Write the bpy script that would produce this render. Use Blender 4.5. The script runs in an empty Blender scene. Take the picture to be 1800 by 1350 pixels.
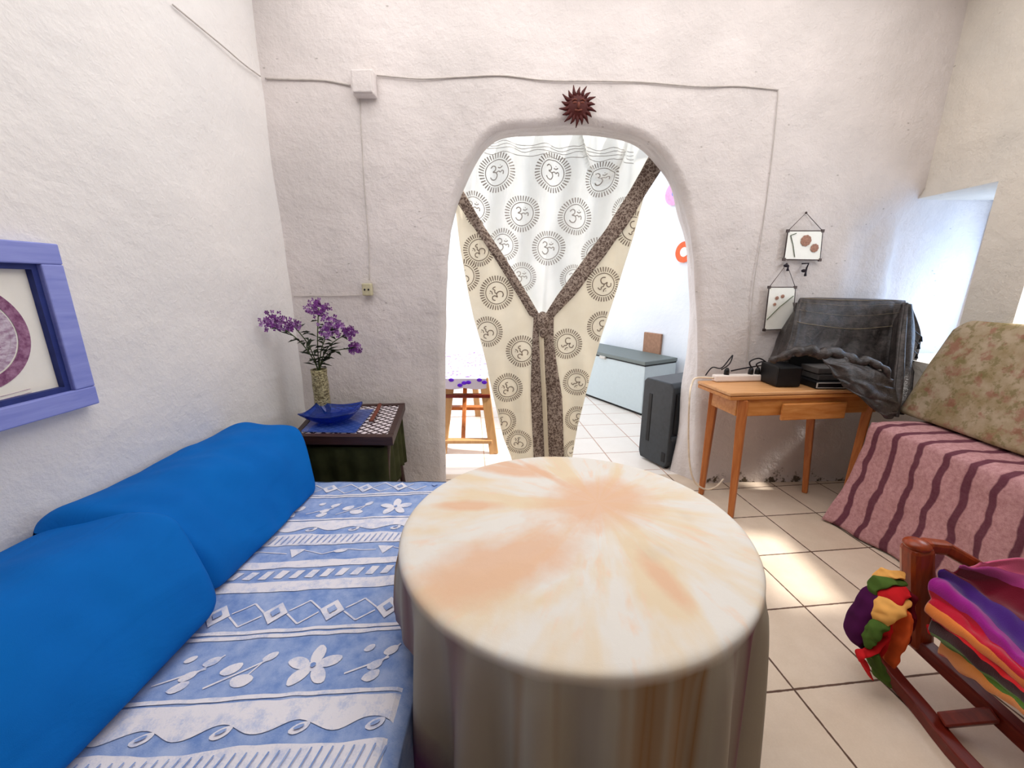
import bpy, bmesh, math, random
from mathutils import Vector, Matrix, noise
R = math.radians
random.seed(7)
scene = bpy.context.scene
# ---------------------------------------------------------------- camera, world, lights, exposure
F, P, H = 700.0, R(14.2), 1.43
cam = bpy.data.cameras.new('camera'); camo = bpy.data.objects.new('camera', cam)
scene.collection.objects.link(camo); scene.camera = camo
camo.location = (0, 0, H); camo.rotation_euler = (R(90) - P, 0, 0)
cam.sensor_width = 36; cam.lens = F / 1800 * 36; cam.clip_start = .02
scene.view_settings.view_transform = 'Standard'; scene.view_settings.look = 'None'
scene.view_settings.gamma = 1; scene.view_settings.exposure = 0.06
wd = bpy.data.worlds.new('sky'); scene.world = wd; wd.use_nodes = True
bg = wd.node_tree.nodes['Background']; bg.inputs[0].default_value = (.80, .90, 1, 1); bg.inputs[1].default_value = 1.5

def light(name, kind, loc, target, energy, color=(1, 1, 1), size=1, size_y=None):
    l = bpy.data.lights.new(name, kind); l.energy = energy; l.color = color
    if kind == 'AREA':
        l.size = size
        if size_y: l.shape = 'RECTANGLE'; l.size_y = size_y
    elif kind == 'SUN': l.angle = size
    o = bpy.data.objects.new(name, l); scene.collection.objects.link(o); o.location = loc
    o.rotation_euler = (Vector(target) - Vector(loc)).to_track_quat('-Z', 'Y').to_euler()
    return o
light('sun', 'SUN', (6, 1.9, 6), (6 - 1, 1.93, 6 - 1.3), 7.0, (1, .96, .9), R(4))
light('ceiling_fill', 'AREA', (.5, 1.40, 3.12), (.5, 1.5, 0), 56, (1, .975, .96), 3.4, 2.2)  # added soft fill lamp under the closed ceiling, no opening there
light('window_daylight', 'AREA', (2.76, 1.75, 1.62), (0, 1.4, .9), 10, (.80, .89, 1), .6, .95)
light('niche_daylight', 'AREA', (3.10, 2.50, 1.36), (2.80, 2.78, 1.40), 4.6, (.36, .60, 1), .16, .72)
light('far_room_daylight', 'AREA', (-.3, 4.4, 3.15), (-.1, 4.3, 0), 22, (.93, .97, 1), 2.4, 2.4)

# ---------------------------------------------------------------- geometry helpers
C_, S_ = math.cos(P), math.sin(P)
def ray(x, y):
    a = (x - 900) / F; t = (675 - y) / F
    return a, C_ + t * S_, -S_ + t * C_
def at(x, y, Y):
    a, b, d = ray(x, y); k = Y / b
    return Vector((a * k, Y, H + d * k))
def onz(x, y, z):
    a, b, d = ray(x, y); k = (z - H) / d
    return Vector((a * k, b * k, z))
def wY(X): return 2.625 + .032 * X                 # front face of the back wall
def onwall(x, y, off=0.0, base=2.625):
    a, b, d = ray(x, y); k = (base - off) / (b - .032 * a)
    return Vector((a * k, b * k, H + d * k))
def lX(Y): return -1.508 + .042 * Y                # left wall
def rX(Y): return 2.575 + .042 * (Y - 2.71)         # right wall
def nz(x, y, z, s=1.0, seed=0): return noise.noise(Vector((x * s + seed * 7.3, y * s + 3.1 * seed, z * s - seed)))

def link(o, parent=None):
    scene.collection.objects.link(o)
    if parent is not None:
        o.parent = parent; o.matrix_parent_inverse = Matrix.Translation(-parent.location)
    return o
def tag(o, label=None, cat=None, group=None, kind=None):
    for k, v in (('label', label), ('category', cat), ('group', group), ('kind', kind)):
        if v: o[k] = v
    return o
def thing(name, loc, label, cat, group=None):
    o = bpy.data.objects.new(name, None); o.empty_display_size = .05; o.location = loc
    scene.collection.objects.link(o); return tag(o, label, cat, group)

class MB:
    def __init__(s): s.v = []; s.f = []; s.m = []; s.uv = {}
    def add(s, vs, fs, m=0):
        b = len(s.v); s.v += [tuple(v) for v in vs]
        for f in fs: s.f.append(tuple(b + i for i in f)); s.m.append(m)
        return b
    def box(s, c, d, m=0, M=None):
        x, y, z = d[0] / 2, d[1] / 2, d[2] / 2; c = Vector(c)
        vs = [Vector(q) for q in [(-x, -y, -z), (x, -y, -z), (x, y, -z), (-x, y, -z), (-x, -y, z), (x, -y, z), (x, y, z), (-x, y, z)]]
        if M is not None: vs = [M @ v for v in vs]
        s.add([v + c for v in vs], [(0, 3, 2, 1), (4, 5, 6, 7), (0, 1, 5, 4), (1, 2, 6, 5), (2, 3, 7, 6), (3, 0, 4, 7)], m)
    def hexa(s, lo, hi, m=0):          # two quads (4 pts each)
        s.add(list(lo) + list(hi), [(0, 3, 2, 1), (4, 5, 6, 7), (0, 1, 5, 4), (1, 2, 6, 5), (2, 3, 7, 6), (3, 0, 4, 7)], m)
    def tube(s, pts, r, n=8, m=0, cap=True, sq=1.0):
        pts = [Vector(p) for p in pts]; rs = r if isinstance(r, (list, tuple)) else [r] * len(pts)
        t0 = (pts[1] - pts[0]).normalized(); up = Vector((0, 0, 1)) if abs(t0.z) < .9 else Vector((1, 0, 0))
        nrm = t0.cross(up).normalized(); vs = []
        for i, p in enumerate(pts):
            a = pts[max(i - 1, 0)]; b = pts[min(i + 1, len(pts) - 1)]
            t = (b - a).normalized() if (b - a).length > 1e-7 else t0
            nrm = (nrm - t * nrm.dot(t)).normalized(); bi = t.cross(nrm)
            for k in range(n):
                an = 2 * math.pi * k / n; vs.append(p + nrm * (math.cos(an) * rs[i]) + bi * (math.sin(an) * rs[i] * sq))
        fs = []
        for i in range(len(pts) - 1):
            for k in range(n):
                a = i * n + k; b = i * n + (k + 1) % n; fs.append((a, b, b + n, a + n))
        if cap: fs.append(tuple(range(n))[::-1]); fs.append(tuple((len(pts) - 1) * n + k for k in range(n)))
        s.add(vs, fs, m)
    def lathe(s, prof, c, n=24, m=0):
        vs = []; fs = []; c = Vector(c)
        for r, z in prof:
            for k in range(n):
                a = 2 * math.pi * k / n; vs.append(c + Vector((r * math.cos(a), r * math.sin(a), z)))
        for i in range(len(prof) - 1):
            for k in range(n):
                a = i * n + k; b = i * n + (k + 1) % n; fs.append((a, b, b + n, a + n))
        fs.append(tuple(range(n))[::-1]); fs.append(tuple((len(prof) - 1) * n + k for k in range(n)))
        s.add(vs, fs, m)
    def ball(s, c, r, m=0, sc=(1, 1, 1), n=8, k=6):
        vs = []; fs = []
        for i in range(k + 1):
            th = math.pi * i / k
            for j in range(n):
                a = 2 * math.pi * j / n
                vs.append((c[0] + r * sc[0] * math.sin(th) * math.cos(a), c[1] + r * sc[1] * math.sin(th) * math.sin(a), c[2] + r * sc[2] * math.cos(th)))
        for i in range(k):
            for j in range(n):
                a = i * n + j; b = i * n + (j + 1) % n; fs.append((a, a + n, b + n, b))
        s.add(vs, fs, m)
    def grid(s, fn, nu, nv, m=0, uvf=None):
        vs = [fn(i / nu, j / nv) for j in range(nv + 1) for i in range(nu + 1)]
        fs = [(j * (nu + 1) + i, j * (nu + 1) + i + 1, (j + 1) * (nu + 1) + i + 1, (j + 1) * (nu + 1) + i) for j in range(nv) for i in range(nu)]
        b = s.add(vs, fs, m)
        for j in range(nv + 1):
            for i in range(nu + 1):
                s.uv[b + j * (nu + 1) + i] = uvf(i / nu, j / nv) if uvf else (i / nu, j / nv)
    def build(s, name, mats, parent=None, smooth=False, bevel=0, solid=0, sub=0, off=0):
        me = bpy.data.meshes.new(name); me.from_pydata(s.v, [], s.f); me.validate(clean_customdata=False)
        if not isinstance(mats, (list, tuple)): mats = [mats]
        for mt in mats: me.materials.append(mt)
        if len(me.polygons) == len(s.m): me.polygons.foreach_set('material_index', s.m)
        if s.uv:
            ul = me.uv_layers.new(name='UVMap')
            for lp in me.loops: ul.data[lp.index].uv = s.uv.get(lp.vertex_index, (0, 0))
        if smooth: me.polygons.foreach_set('use_smooth', [True] * len(me.polygons))
        o = bpy.data.objects.new(name, me); link(o, parent)
        if bevel:
            b = o.modifiers.new('bevel', 'BEVEL'); b.width = bevel; b.segments = 2; b.limit_method = 'ANGLE'
        if solid:
            b = o.modifiers.new('solid', 'SOLIDIFY'); b.thickness = solid; b.offset = off
        if sub:
            b = o.modifiers.new('sub', 'SUBSURF'); b.levels = sub; b.render_levels = sub
        return o

def lerp(a, b, t): return a + (b - a) * t
def tab(t, x):
    if x <= t[0][0]: return t[0][1]
    for (a, b), (c, d) in zip(t, t[1:]):
        if x <= c: return b + (d - b) * (x - a) / (c - a)
    return t[-1][1]
def cr(pts, t):                        # Catmull-Rom through pts, t in 0..1
    n = len(pts) - 1; x = min(max(t, 0), 1) * n; i = min(int(x), n - 1); u = x - i
    p0, p1, p2, p3 = pts[max(i - 1, 0)], pts[i], pts[i + 1], pts[min(i + 2, n)]
    return .5 * ((2 * p1) + (p2 - p0) * u + (2 * p0 - 5 * p1 + 4 * p2 - p3) * u * u + (3 * p1 - p0 - 3 * p2 + p3) * u ** 3)
def patch(rows):                       # smooth surface through a control grid
    return lambda u, v: cr([cr(r, u) for r in rows], v)

# ---------------------------------------------------------------- material helpers
def srgb(r, g, b):
    f = lambda c: (c / 255 / 12.92) if c / 255 <= .04045 else ((c / 255 + .055) / 1.055) ** 2.4
    return (f(r), f(g), f(b), 1)
class NT:
    def __init__(s, name):
        s.mat = bpy.data.materials.new(name); s.mat.use_nodes = True; s.t = s.mat.node_tree
        s.b = s.t.nodes['Principled BSDF']; s.out = s.t.nodes['Material Output']
    def n(s, ty, **k):
        nd = s.t.nodes.new(ty)
        for a, v in k.items(): setattr(nd, a, v)
        return nd
    def put(s, sock, v):
        if hasattr(v, 'is_output'): s.t.links.new(v, sock)
        else: sock.default_value = v
    def m(s, op, a, b=0.0, c=0.0):
        nd = s.n('ShaderNodeMath', operation=op)
        for i, v in enumerate((a, b, c)):
            if i < len(nd.inputs): s.put(nd.inputs[i], v)
        return nd.outputs[0]
    def co(s, kind='Object'): return s.n('ShaderNodeTexCoord').outputs[kind]
    def xyz(s, v):
        nd = s.n('ShaderNodeSeparateXYZ'); s.put(nd.inputs[0], v); return nd.outputs
    def map(s, v, sc=(1, 1, 1), rot=(0, 0, 0), loc=(0, 0, 0)):
        nd = s.n('ShaderNodeMapping'); s.put(nd.inputs[0], v)
        nd.inputs['Scale'].default_value = sc; nd.inputs['Rotation'].default_value = rot; nd.inputs['Location'].default_value = loc
        return nd.outputs[0]
    def noise(s, v, sc, det=3, rough=.5, dist=0):
        nd = s.n('ShaderNodeTexNoise'); s.put(nd.inputs['Vector'], v); nd.inputs['Scale'].default_value = sc
        nd.inputs['Detail'].default_value = det; nd.inputs['Roughness'].default_value = rough; nd.inputs['Distortion'].default_value = dist
        return nd.outputs[0]
    def vor(s, v, sc, feat='F1', out='Distance'):
        nd = s.n('ShaderNodeTexVoronoi', feature=feat); s.put(nd.inputs['Vector'], v); nd.inputs['Scale'].default_value = sc
        return nd.outputs[out]
    def ramp(s, f, stops, interp='LINEAR'):
        nd = s.n('ShaderNodeValToRGB'); s.put(nd.inputs[0], f); e = nd.color_ramp.elements; nd.color_ramp.interpolation = interp
        while len(e) < len(stops): e.new(.5)
        for el, (p, c) in zip(e, stops): el.position = p; el.color = c if len(c) == 4 else (*c, 1)
        return nd.outputs[0]
    def mix(s, f, a, b, mode='MIX'):
        nd = s.n('ShaderNodeMix', data_type='RGBA', blend_type=mode)
        s.put(nd.inputs[0], f); s.put(nd.inputs[6], a); s.put(nd.inputs[7], b); return nd.outputs[2]
    def step(s, x, a, b):              # 0 below a, 1 above b
        nd = s.n('ShaderNodeMapRange'); s.put(nd.inputs[0], x); nd.inputs[1].default_value = a; nd.inputs[2].default_value = b
        return nd.outputs[0]
    def bump(s, h, st=.3, d=.01, n=None):
        nd = s.n('ShaderNodeBump'); s.put(nd.inputs['Height'], h); nd.inputs['Strength'].default_value = st; nd.inputs['Distance'].default_value = d
        if n is not None: s.put(nd.inputs['Normal'], n)
        s.t.links.new(nd.outputs[0], s.b.inputs['Normal']); return nd.outputs[0]
    def fin(s, col, rough=.7, metal=0, spec=.3, **k):
        s.put(s.b.inputs['Base Color'], col); s.put(s.b.inputs['Roughness'], rough); s.b.inputs['Metallic'].default_value = metal
        s.b.inputs['Specular IOR Level'].default_value = spec
        for a, v in k.items(): s.put(s.b.inputs[a.replace('_', ' ')], v)
        return s.mat
def plain(name, col, rough=.6, metal=0, spec=.3, var=.12, sc=30, bump=.15, **k):
    t = NT(name); c = t.co(); n = t.noise(c, sc, 4)
    dark = tuple(x * (1 - var) for x in col[:3]) + (1,); lite = tuple(min(1, x * (1 + var)) for x in col[:3]) + (1,)
    if bump: t.bump(n, bump, .003)
    return t.fin(t.mix(t.step(n, .3, .7), dark, lite), rough, metal, spec, **k)
def fabric(name, col, var=.12, weave=900, **k):
    t = NT(name); c = t.co(); n = t.noise(c, 12, 4); w = t.noise(c, weave, 1)
    dark = tuple(x * (1 - var) for x in col[:3]) + (1,); lite = tuple(min(1, x * (1 + var)) for x in col[:3]) + (1,)
    t.bump(w, .15, .001)
    return t.fin(t.mix(t.step(n, .3, .7), dark, lite), .9, 0, .1, **k)

def plaster(name, a, b, specks=True, grime=False, amp=1.0):
    t = NT(name); c = t.co()
    big = t.noise(c, 2.2, 4, .55); mid = t.noise(c, 11, 5, .6); fine = t.noise(c, 70, 4, .65)
    col = t.mix(t.step(big, .35, .65), a, b)
    if specks:
        v = t.vor(t.map(c, (1, 1, 1.9)), 13); sel = t.step(t.noise(c, 5.5, 2), .56, .62)
        sp = t.m('MULTIPLY', t.m('SUBTRACT', 1, t.step(v, .05, .13)), sel)
        col = t.mix(t.m('MULTIPLY', sp, .5), col, srgb(120, 110, 100))
        cr_ = t.noise(t.map(c, (3, 3, 9)), 3.0, 6, .7, .6)
        line = t.m('SUBTRACT', 1, t.step(t.m('ABSOLUTE', t.m('SUBTRACT', cr_, .5)), .0, .006))
        sel2 = t.step(t.noise(c, 3.1, 2), .58, .66)
        col = t.mix(t.m('MULTIPLY', t.m('MULTIPLY', line, sel2), .45), col, srgb(135, 125, 115))
    if grime:                           # flaked damp patches at the foot of the wall
        z = t.xyz(c)[2]; x = t.xyz(c)[0]
        low = t.m('MULTIPLY', t.m('SUBTRACT', 1, t.step(z, .02, .20)), t.step(x, 1.3, 1.45))
        g = t.step(t.m('ADD', t.noise(c, 11, 6, .75), t.m('MULTIPLY', low, .17)), .66, .72)
        col = t.mix(t.m('MULTIPLY', g, t.m('MULTIPLY', low, 1.1)), col, srgb(100, 90, 76))
    h = t.m('ADD', t.m('MULTIPLY', mid, 1.0), t.m('MULTIPLY', fine, .22))
    t.bump(h, .42 * amp, .03)
    return t.fin(col, .9, 0, .15)

M = {}
M['plaster_left'] = plaster('white_limewash', srgb(236, 232, 229), srgb(230, 227, 225), specks=False, amp=.8)
M['plaster_back'] = plaster('grey_white_limewash', srgb(228, 220, 217), srgb(214, 207, 204), grime=True)
M['plaster_right'] = plaster('ivory_limewash', srgb(222, 214, 202), srgb(212, 206, 196))
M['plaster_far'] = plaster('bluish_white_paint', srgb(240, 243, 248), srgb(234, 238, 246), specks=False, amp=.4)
M['ceiling'] = plaster('ceiling_paint', srgb(236, 232, 226), srgb(228, 224, 220), specks=False, amp=.3)

def tiles(name, size, rot, loc, a, b, g, gw):
    t = NT(name); c = t.map(t.co(), (1 / size,) * 3, (0, 0, rot), loc); o = t.xyz(c)
    d = []
    for k in (0, 1):
        fr = t.m('FRACT', o[k]); d.append(t.m('MINIMUM', fr, t.m('SUBTRACT', 1, fr)))
    e = t.m('MINIMUM', d[0], d[1]); e = t.m('ADD', e, t.m('MULTIPLY', t.m('SUBTRACT', t.noise(t.co(), 40, 3), .5), .012))
    gr = t.m('SUBTRACT', 1, t.step(e, gw * .6, gw))
    wn = t.n('ShaderNodeTexWhiteNoise', noise_dimensions='2D'); fl = t.n('ShaderNodeVectorMath', operation='FLOOR')
    t.put(fl.inputs[0], c); t.put(wn.inputs[0], fl.outputs[0])
    n = t.noise(t.co(), 9, 5, .65); n2 = t.noise(t.co(), 160, 2)
    f = t.m('ADD', t.m('MULTIPLY', wn.outputs[0], .35), t.m('ADD', t.m('MULTIPLY', n, .7), t.m('MULTIPLY', t.m('SUBTRACT', n2, .5), .3)))
    col = t.mix(t.step(f, .25, .85), a, b); col = t.mix(gr, col, g)
    t.bump(t.m('SUBTRACT', t.m('MULTIPLY', n, .15), gr), .25, .004)
    return t.fin(col, t.m('ADD', .38, t.m('MULTIPLY', gr, .4)), 0, .45)
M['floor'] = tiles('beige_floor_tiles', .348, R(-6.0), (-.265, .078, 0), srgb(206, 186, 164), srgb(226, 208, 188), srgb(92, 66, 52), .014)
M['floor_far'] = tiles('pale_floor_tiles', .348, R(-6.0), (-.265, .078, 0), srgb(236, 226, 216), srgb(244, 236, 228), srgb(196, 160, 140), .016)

def wood(name, a, b, sc=1.0, rough=.4, axis='X'):
    t = NT(name); s = {'X': (2, 22, 22), 'Y': (22, 2, 22), 'Z': (22, 22, 2)}[axis]
    c = t.map(t.co(), tuple(q * sc for q in s)); n = t.noise(c, 2.2, 5, .6, .4)
    t.bump(n, .12, .002)
    return t.fin(t.mix(t.step(n, .3, .7), a, b), rough, 0, .4)
M['pine'] = wood('honey_pine', srgb(186, 112, 48), srgb(214, 148, 82))
M['pine_top'] = wood('honey_pine_top', srgb(206, 146, 92), srgb(226, 172, 120), rough=.35)
M['pine_leg'] = wood('honey_pine_leg', srgb(164, 88, 38), srgb(200, 124, 66), axis='Z')
M['pine_pale'] = wood('pale_pine', srgb(172, 130, 84), srgb(196, 152, 104), axis='Z', rough=.55)
M['mahogany'] = wood('mahogany', srgb(112, 40, 16), srgb(158, 66, 28), axis='Z', rough=.3)
M['mahogany_rail'] = wood('mahogany_rail', srgb(92, 22, 16), srgb(126, 40, 24), axis='Y', rough=.35)
M['dark_wood'] = wood('dark_carved_wood', srgb(44, 26, 24), srgb(72, 44, 38), rough=.45)
M['black'] = plain('black_plastic', srgb(22, 22, 24), .45, bump=0)
M['heater'] = plain('charcoal_enamel', srgb(56, 60, 64), .4, bump=0)
M['grey_plastic'] = plain('dark_grey_plastic', srgb(92, 88, 86), .5, bump=0)
M['silver'] = plain('silver_trim', srgb(200, 196, 190), .35, 0, bump=0)
M['white_plastic'] = plain('white_plastic', srgb(238, 226, 218), .45, bump=0, var=.02)
M['wire_wall'] = plain('painted_wire', srgb(198, 190, 184), .8)
t = NT('cobalt_cotton'); c = t.co(); n = t.noise(c, 5, 3); w = t.noise(t.map(c, (1, .35, 1), (.5, 0, .4)), 9, 4, .5, .8)
t.bump(t.m('ADD', w, t.m('MULTIPLY', t.noise(c, 700, 1), .03)), .35, .02); M['blue_cloth'] = t.fin(t.mix(n, srgb(0, 92, 176), srgb(0, 106, 190)), .85, 0, .15)
M['green_cloth'] = fabric('olive_cloth', srgb(56, 58, 34), .3)
M['terracotta'] = plain('dark_red_clay', srgb(74, 22, 18), .6, sc=60, bump=.4)
M['clay_face'] = plain('brown_clay_face', srgb(112, 58, 44), .6, sc=60, bump=.4)
M['frame_blue'] = wood('periwinkle_painted_wood', srgb(126, 136, 208), srgb(150, 158, 222), axis='Y', rough=.6)
M['frame_navy'] = plain('navy_painted_lip', srgb(40, 52, 116), .6)
M['lead'] = plain('dark_lead_came', srgb(84, 72, 70), .45, .5, bump=.2)
M['iron'] = plain('black_iron', srgb(36, 30, 40), .5, .2)
M['petal'] = plain('pressed_petals', srgb(170, 128, 110), .8, sc=90, var=.3)
M['socket'] = plain('yellowed_plastic', srgb(196, 188, 156), .5)
M['purple'] = plain('purple_petals', srgb(126, 62, 140), .7, var=.35, sc=50)
M['lilac'] = plain('lilac_petals', srgb(166, 118, 176), .7, var=.25, sc=50)
M['leaf'] = plain('dark_leaves', srgb(46, 56, 38), .6, var=.3, sc=40)
M['stem'] = plain('green_stems', srgb(70, 84, 46), .6)
M['violet'] = plain('violet_print', srgb(96, 30, 200), .8, bump=0)
M['cable_black'] = plain('black_rubber', srgb(26, 22, 28), .5, bump=0)
M['cable_white'] = plain('cream_cable', srgb(232, 214, 190), .5, bump=0)
M['freezer_body'] = plain('white_enamel', srgb(196, 208, 212), .4, var=.02, bump=0)
M['freezer_lid'] = plain('grey_green_lid', srgb(112, 120, 118), .5, var=.03, bump=0)
M['cardboard'] = plain('brown_board', srgb(168, 128, 104), .8)
M['poster_pink'] = plain('pink_paper', srgb(236, 170, 210), .8)
M['poster_orange'] = plain('orange_disc', srgb(240, 110, 70), .8)
M['thread'] = plain('gold_thread', srgb(150, 136, 110), .4, .3)
M['ink_backlit'] = plain('backlit_print_ink', srgb(168, 160, 152), .9, bump=0)  # centre panel ink, paled in colour to look lit from behind
M['ink'] = plain('brown_ink', srgb(128, 112, 96), .9, bump=0)
M['print_white'] = fabric('white_weave', srgb(238, 236, 240), .04)

def glassm(name, col, rough=.05, ior=1.45):
    t = NT(name); return t.fin(col, rough, 0, .5, Transmission_Weight=.85, IOR=ior)
M['blue_glass'] = glassm('cobalt_glass', srgb(40, 90, 210))
def pane(name, col, al):
    t = NT(name); m = t.fin(col, .05, 0, .6, Alpha=al); return m
M['pane'] = pane('clear_pane', srgb(250, 252, 244), .22)
M['pane_glare'] = plain('white_glare_glass', srgb(250, 250, 242), .35, var=.02, bump=0, spec=.5)  # white colour stands in for the bright reflection on the clear panes
M['window_glass'] = pane('window_glass', srgb(235, 242, 250), .08)

# blue bed cover: chambray field with washed mottling; motifs are raised white weave in the same mesh
t = NT('blue_chambray'); c = t.co(); n = t.noise(c, 18, 5, .6); w = t.noise(t.map(c, (1, 3, 1)), 260, 2)
t.bump(w, .3, .002); M['bed_blue'] = t.fin(t.mix(t.step(t.m('ADD', n, t.m('MULTIPLY', w, .25)), .45, .8), srgb(116, 146, 204), srgb(168, 186, 224)), .9, 0, .1)
t = NT('white_weave_on_blue'); c = t.co(); n = t.noise(c, 26, 5, .6); w = t.noise(c, 240, 2)
t.bump(w, .3, .002); M['bed_white'] = t.fin(t.mix(t.step(t.m('ADD', n, t.m('MULTIPLY', w, .3)), .62, .92), srgb(232, 230, 238), srgb(176, 190, 224)), .9, 0, .1)

# tie-dye tablecloth
TC = (.175, 1.03)
t = NT('tie_dye_cotton'); c = t.co(); o = t.xyz(c)
dx = t.m('SUBTRACT', o[0], TC[0] + .10); dy = t.m('SUBTRACT', o[1], TC[1] + .11)
ang = t.m('ARCTAN2', dy, dx); rad = t.m('SQRT', t.m('ADD', t.m('MULTIPLY', dx, dx), t.m('MULTIPLY', dy, dy)))
cmb = t.n('ShaderNodeCombineXYZ'); t.put(cmb.inputs[0], t.m('MULTIPLY', t.m('COSINE', ang), 1.0)); t.put(cmb.inputs[1], t.m('SINE', ang)); t.put(cmb.inputs[2], t.m('MULTIPLY', rad, .9))
rays = t.noise(cmb.outputs[0], 2.7, 4, .55, .3); rays2 = t.noise(cmb.outputs[0], 9, 3, .6)
col = t.mix(t.step(rays, .46, .62), srgb(222, 218, 211), srgb(222, 204, 176))
col = t.mix(t.m('MULTIPLY', t.step(rays2, .56, .7), .6), col, srgb(228, 198, 174))
def blot(cx, cy, rx, ry, rot):
    x = t.m('SUBTRACT', o[0], cx); y = t.m('SUBTRACT', o[1], cy); ca, sa = math.cos(rot), math.sin(rot)
    u = t.m('DIVIDE', t.m('ADD', t.m('MULTIPLY', x, ca), t.m('MULTIPLY', y, sa)), rx)
    v = t.m('DIVIDE', t.m('SUBTRACT', t.m('MULTIPLY', y, ca), t.m('MULTIPLY', x, sa)), ry)
    d = t.m('SQRT', t.m('ADD', t.m('MULTIPLY', u, u), t.m('MULTIPLY', v, v)))
    d = t.m('ADD', d, t.m('MULTIPLY', t.m('SUBTRACT', t.noise(c, 9, 4, .6), .5), 1.1))
    return t.m('SUBTRACT', 1, t.step(d, .5, 1.2))
peach = srgb(220, 180, 150)
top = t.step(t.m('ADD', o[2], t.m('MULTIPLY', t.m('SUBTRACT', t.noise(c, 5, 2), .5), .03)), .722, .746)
for b in ((.27, 1.15, .20, .15, .3), (-.02, .86, .27, .11, .55), (.0, 1.36, .16, .04, -.3), (-.13, 1.12, .12, .03, 0), (-.02, 1.42, .18, .025, -.5), (.10, 1.36, .16, .02, -.9), (.36, .80, .10, .03, -1.3)):
    col = t.mix(t.m('MULTIPLY', t.m('MULTIPLY', blot(*b), .85), top), col, peach)
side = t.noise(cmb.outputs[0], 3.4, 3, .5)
scol = t.ramp(side, [(.30, srgb(118, 74, 84)), (.40, srgb(160, 150, 138)), (.50, srgb(172, 164, 148)), (.58, srgb(150, 116, 82)), (.64, srgb(166, 158, 142)), (.72, srgb(120, 74, 96))])  # dye streaks on the skirt, ground tones darkened to paint in its shade
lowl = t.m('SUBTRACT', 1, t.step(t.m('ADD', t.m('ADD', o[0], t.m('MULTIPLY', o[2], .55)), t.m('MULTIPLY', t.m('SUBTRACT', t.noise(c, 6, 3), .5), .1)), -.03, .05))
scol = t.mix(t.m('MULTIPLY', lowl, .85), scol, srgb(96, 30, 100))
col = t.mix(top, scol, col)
t.bump(t.m('ADD', t.noise(c, 14, 4), t.m('MULTIPLY', t.noise(c, 600, 1), .1)), .25, .006)
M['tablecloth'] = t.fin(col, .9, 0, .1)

# curtain cloth: thin cotton, light shows through
def cloth_trans(name, a, b, tr):
    t = NT(name); c = t.co(); n = t.noise(c, 6, 4); w = t.noise(c, 500, 1); t.bump(w, .15, .001)
    col = t.mix(t.step(n, .3, .7), a, b); t.fin(col, .95, 0, .05)
    ts = t.n('ShaderNodeBsdfTranslucent'); t.put(ts.inputs[0], col)
    mx = t.n('ShaderNodeMixShader'); mx.inputs[0].default_value = tr
    t.t.links.new(t.b.outputs[0], mx.inputs[1]); t.t.links.new(ts.outputs[0], mx.inputs[2]); t.t.links.new(mx.outputs[0], t.out.inputs[0])
    return t.mat
M['curtain_panel'] = cloth_trans('thin_cream_cotton', srgb(240, 238, 230), srgb(232, 230, 222), .55)
M['curtain_drape'] = cloth_trans('doubled_cream_cotton', srgb(240, 230, 206), srgb(232, 220, 194), .28)
t = NT('brown_block_print'); c = t.co(); v = t.vor(c, 42, 'DISTANCE_TO_EDGE'); n = t.noise(c, 60, 3)
wv = t.n('ShaderNodeTexWave', wave_type='RINGS'); t.put(wv.inputs['Vector'], c); wv.inputs['Scale'].default_value = 14; wv.inputs['Distortion'].default_value = 9; wv.inputs['Detail Scale'].default_value = 3
pat = t.m('MAXIMUM', t.m('SUBTRACT', 1, t.step(v, .02, .07)), t.step(wv.outputs[0], .72, .86))
M['border'] = t.fin(t.mix(t.m('MULTIPLY', pat, .7), srgb(104, 88, 80), srgb(190, 174, 160)), .95, 0, .05)

# bench cover: dusty pink with dark wavy stripes
t = NT('pink_striped_throw'); uv = t.n('ShaderNodeUVMap').outputs[0]; o = t.xyz(uv)
wob = t.m('MULTIPLY', t.m('SUBTRACT', t.noise(t.map(uv, (.8, 2.2, 1)), 2.4, 2), .5), .09)
s_ = t.m('FRACT', t.m('DIVIDE', t.m('ADD', o[0], wob), .118)); e = t.m('ABSOLUTE', t.m('SUBTRACT', s_, .5))
wid = t.m('ADD', .05, t.m('MULTIPLY', t.noise(t.map(uv, (1, .6, 1)), 4, 2), .13))
st = t.m('SUBTRACT', 1, t.m('MINIMUM', 1.0, t.m('MAXIMUM', 0.0, t.m('DIVIDE', t.m('SUBTRACT', e, wid), .05))))
n = t.noise(t.co(), 60, 4, .7); n2 = t.noise(t.co(), 500, 2); t.bump(n2, .4, .003)
M['throw'] = t.fin(t.mix(t.m('MULTIPLY', st, .85), t.mix(t.step(t.m('ADD', t.m('MULTIPLY', n, .6), t.m('MULTIPLY', n2, .4)), .35, .65), srgb(164, 114, 118), srgb(206, 160, 160)), srgb(82, 30, 52)), .95, 0, .05)

# floral cushion
t = NT('faded_floral_cloth'); c = t.co(); n = t.noise(c, 9, 4, .6); n2 = t.noise(c, 22, 5, .7); n3 = t.noise(t.map(c, (1, 1, 1), (0, 0, 0), (3, 5, 1)), 13, 4, .6); w = t.noise(c, 420, 1)
col = t.mix(t.step(n, .4, .62), srgb(176, 158, 134), srgb(150, 132, 100))
col = t.mix(t.m('MULTIPLY', t.step(n2, .50, .60), .6), col, srgb(112, 104, 62))
col = t.mix(t.m('MULTIPLY', t.step(n3, .54, .64), .6), col, srgb(146, 88, 78))
t.bump(w, .2, .002); M['floral'] = t.fin(col, .95, 0, .05)

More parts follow.
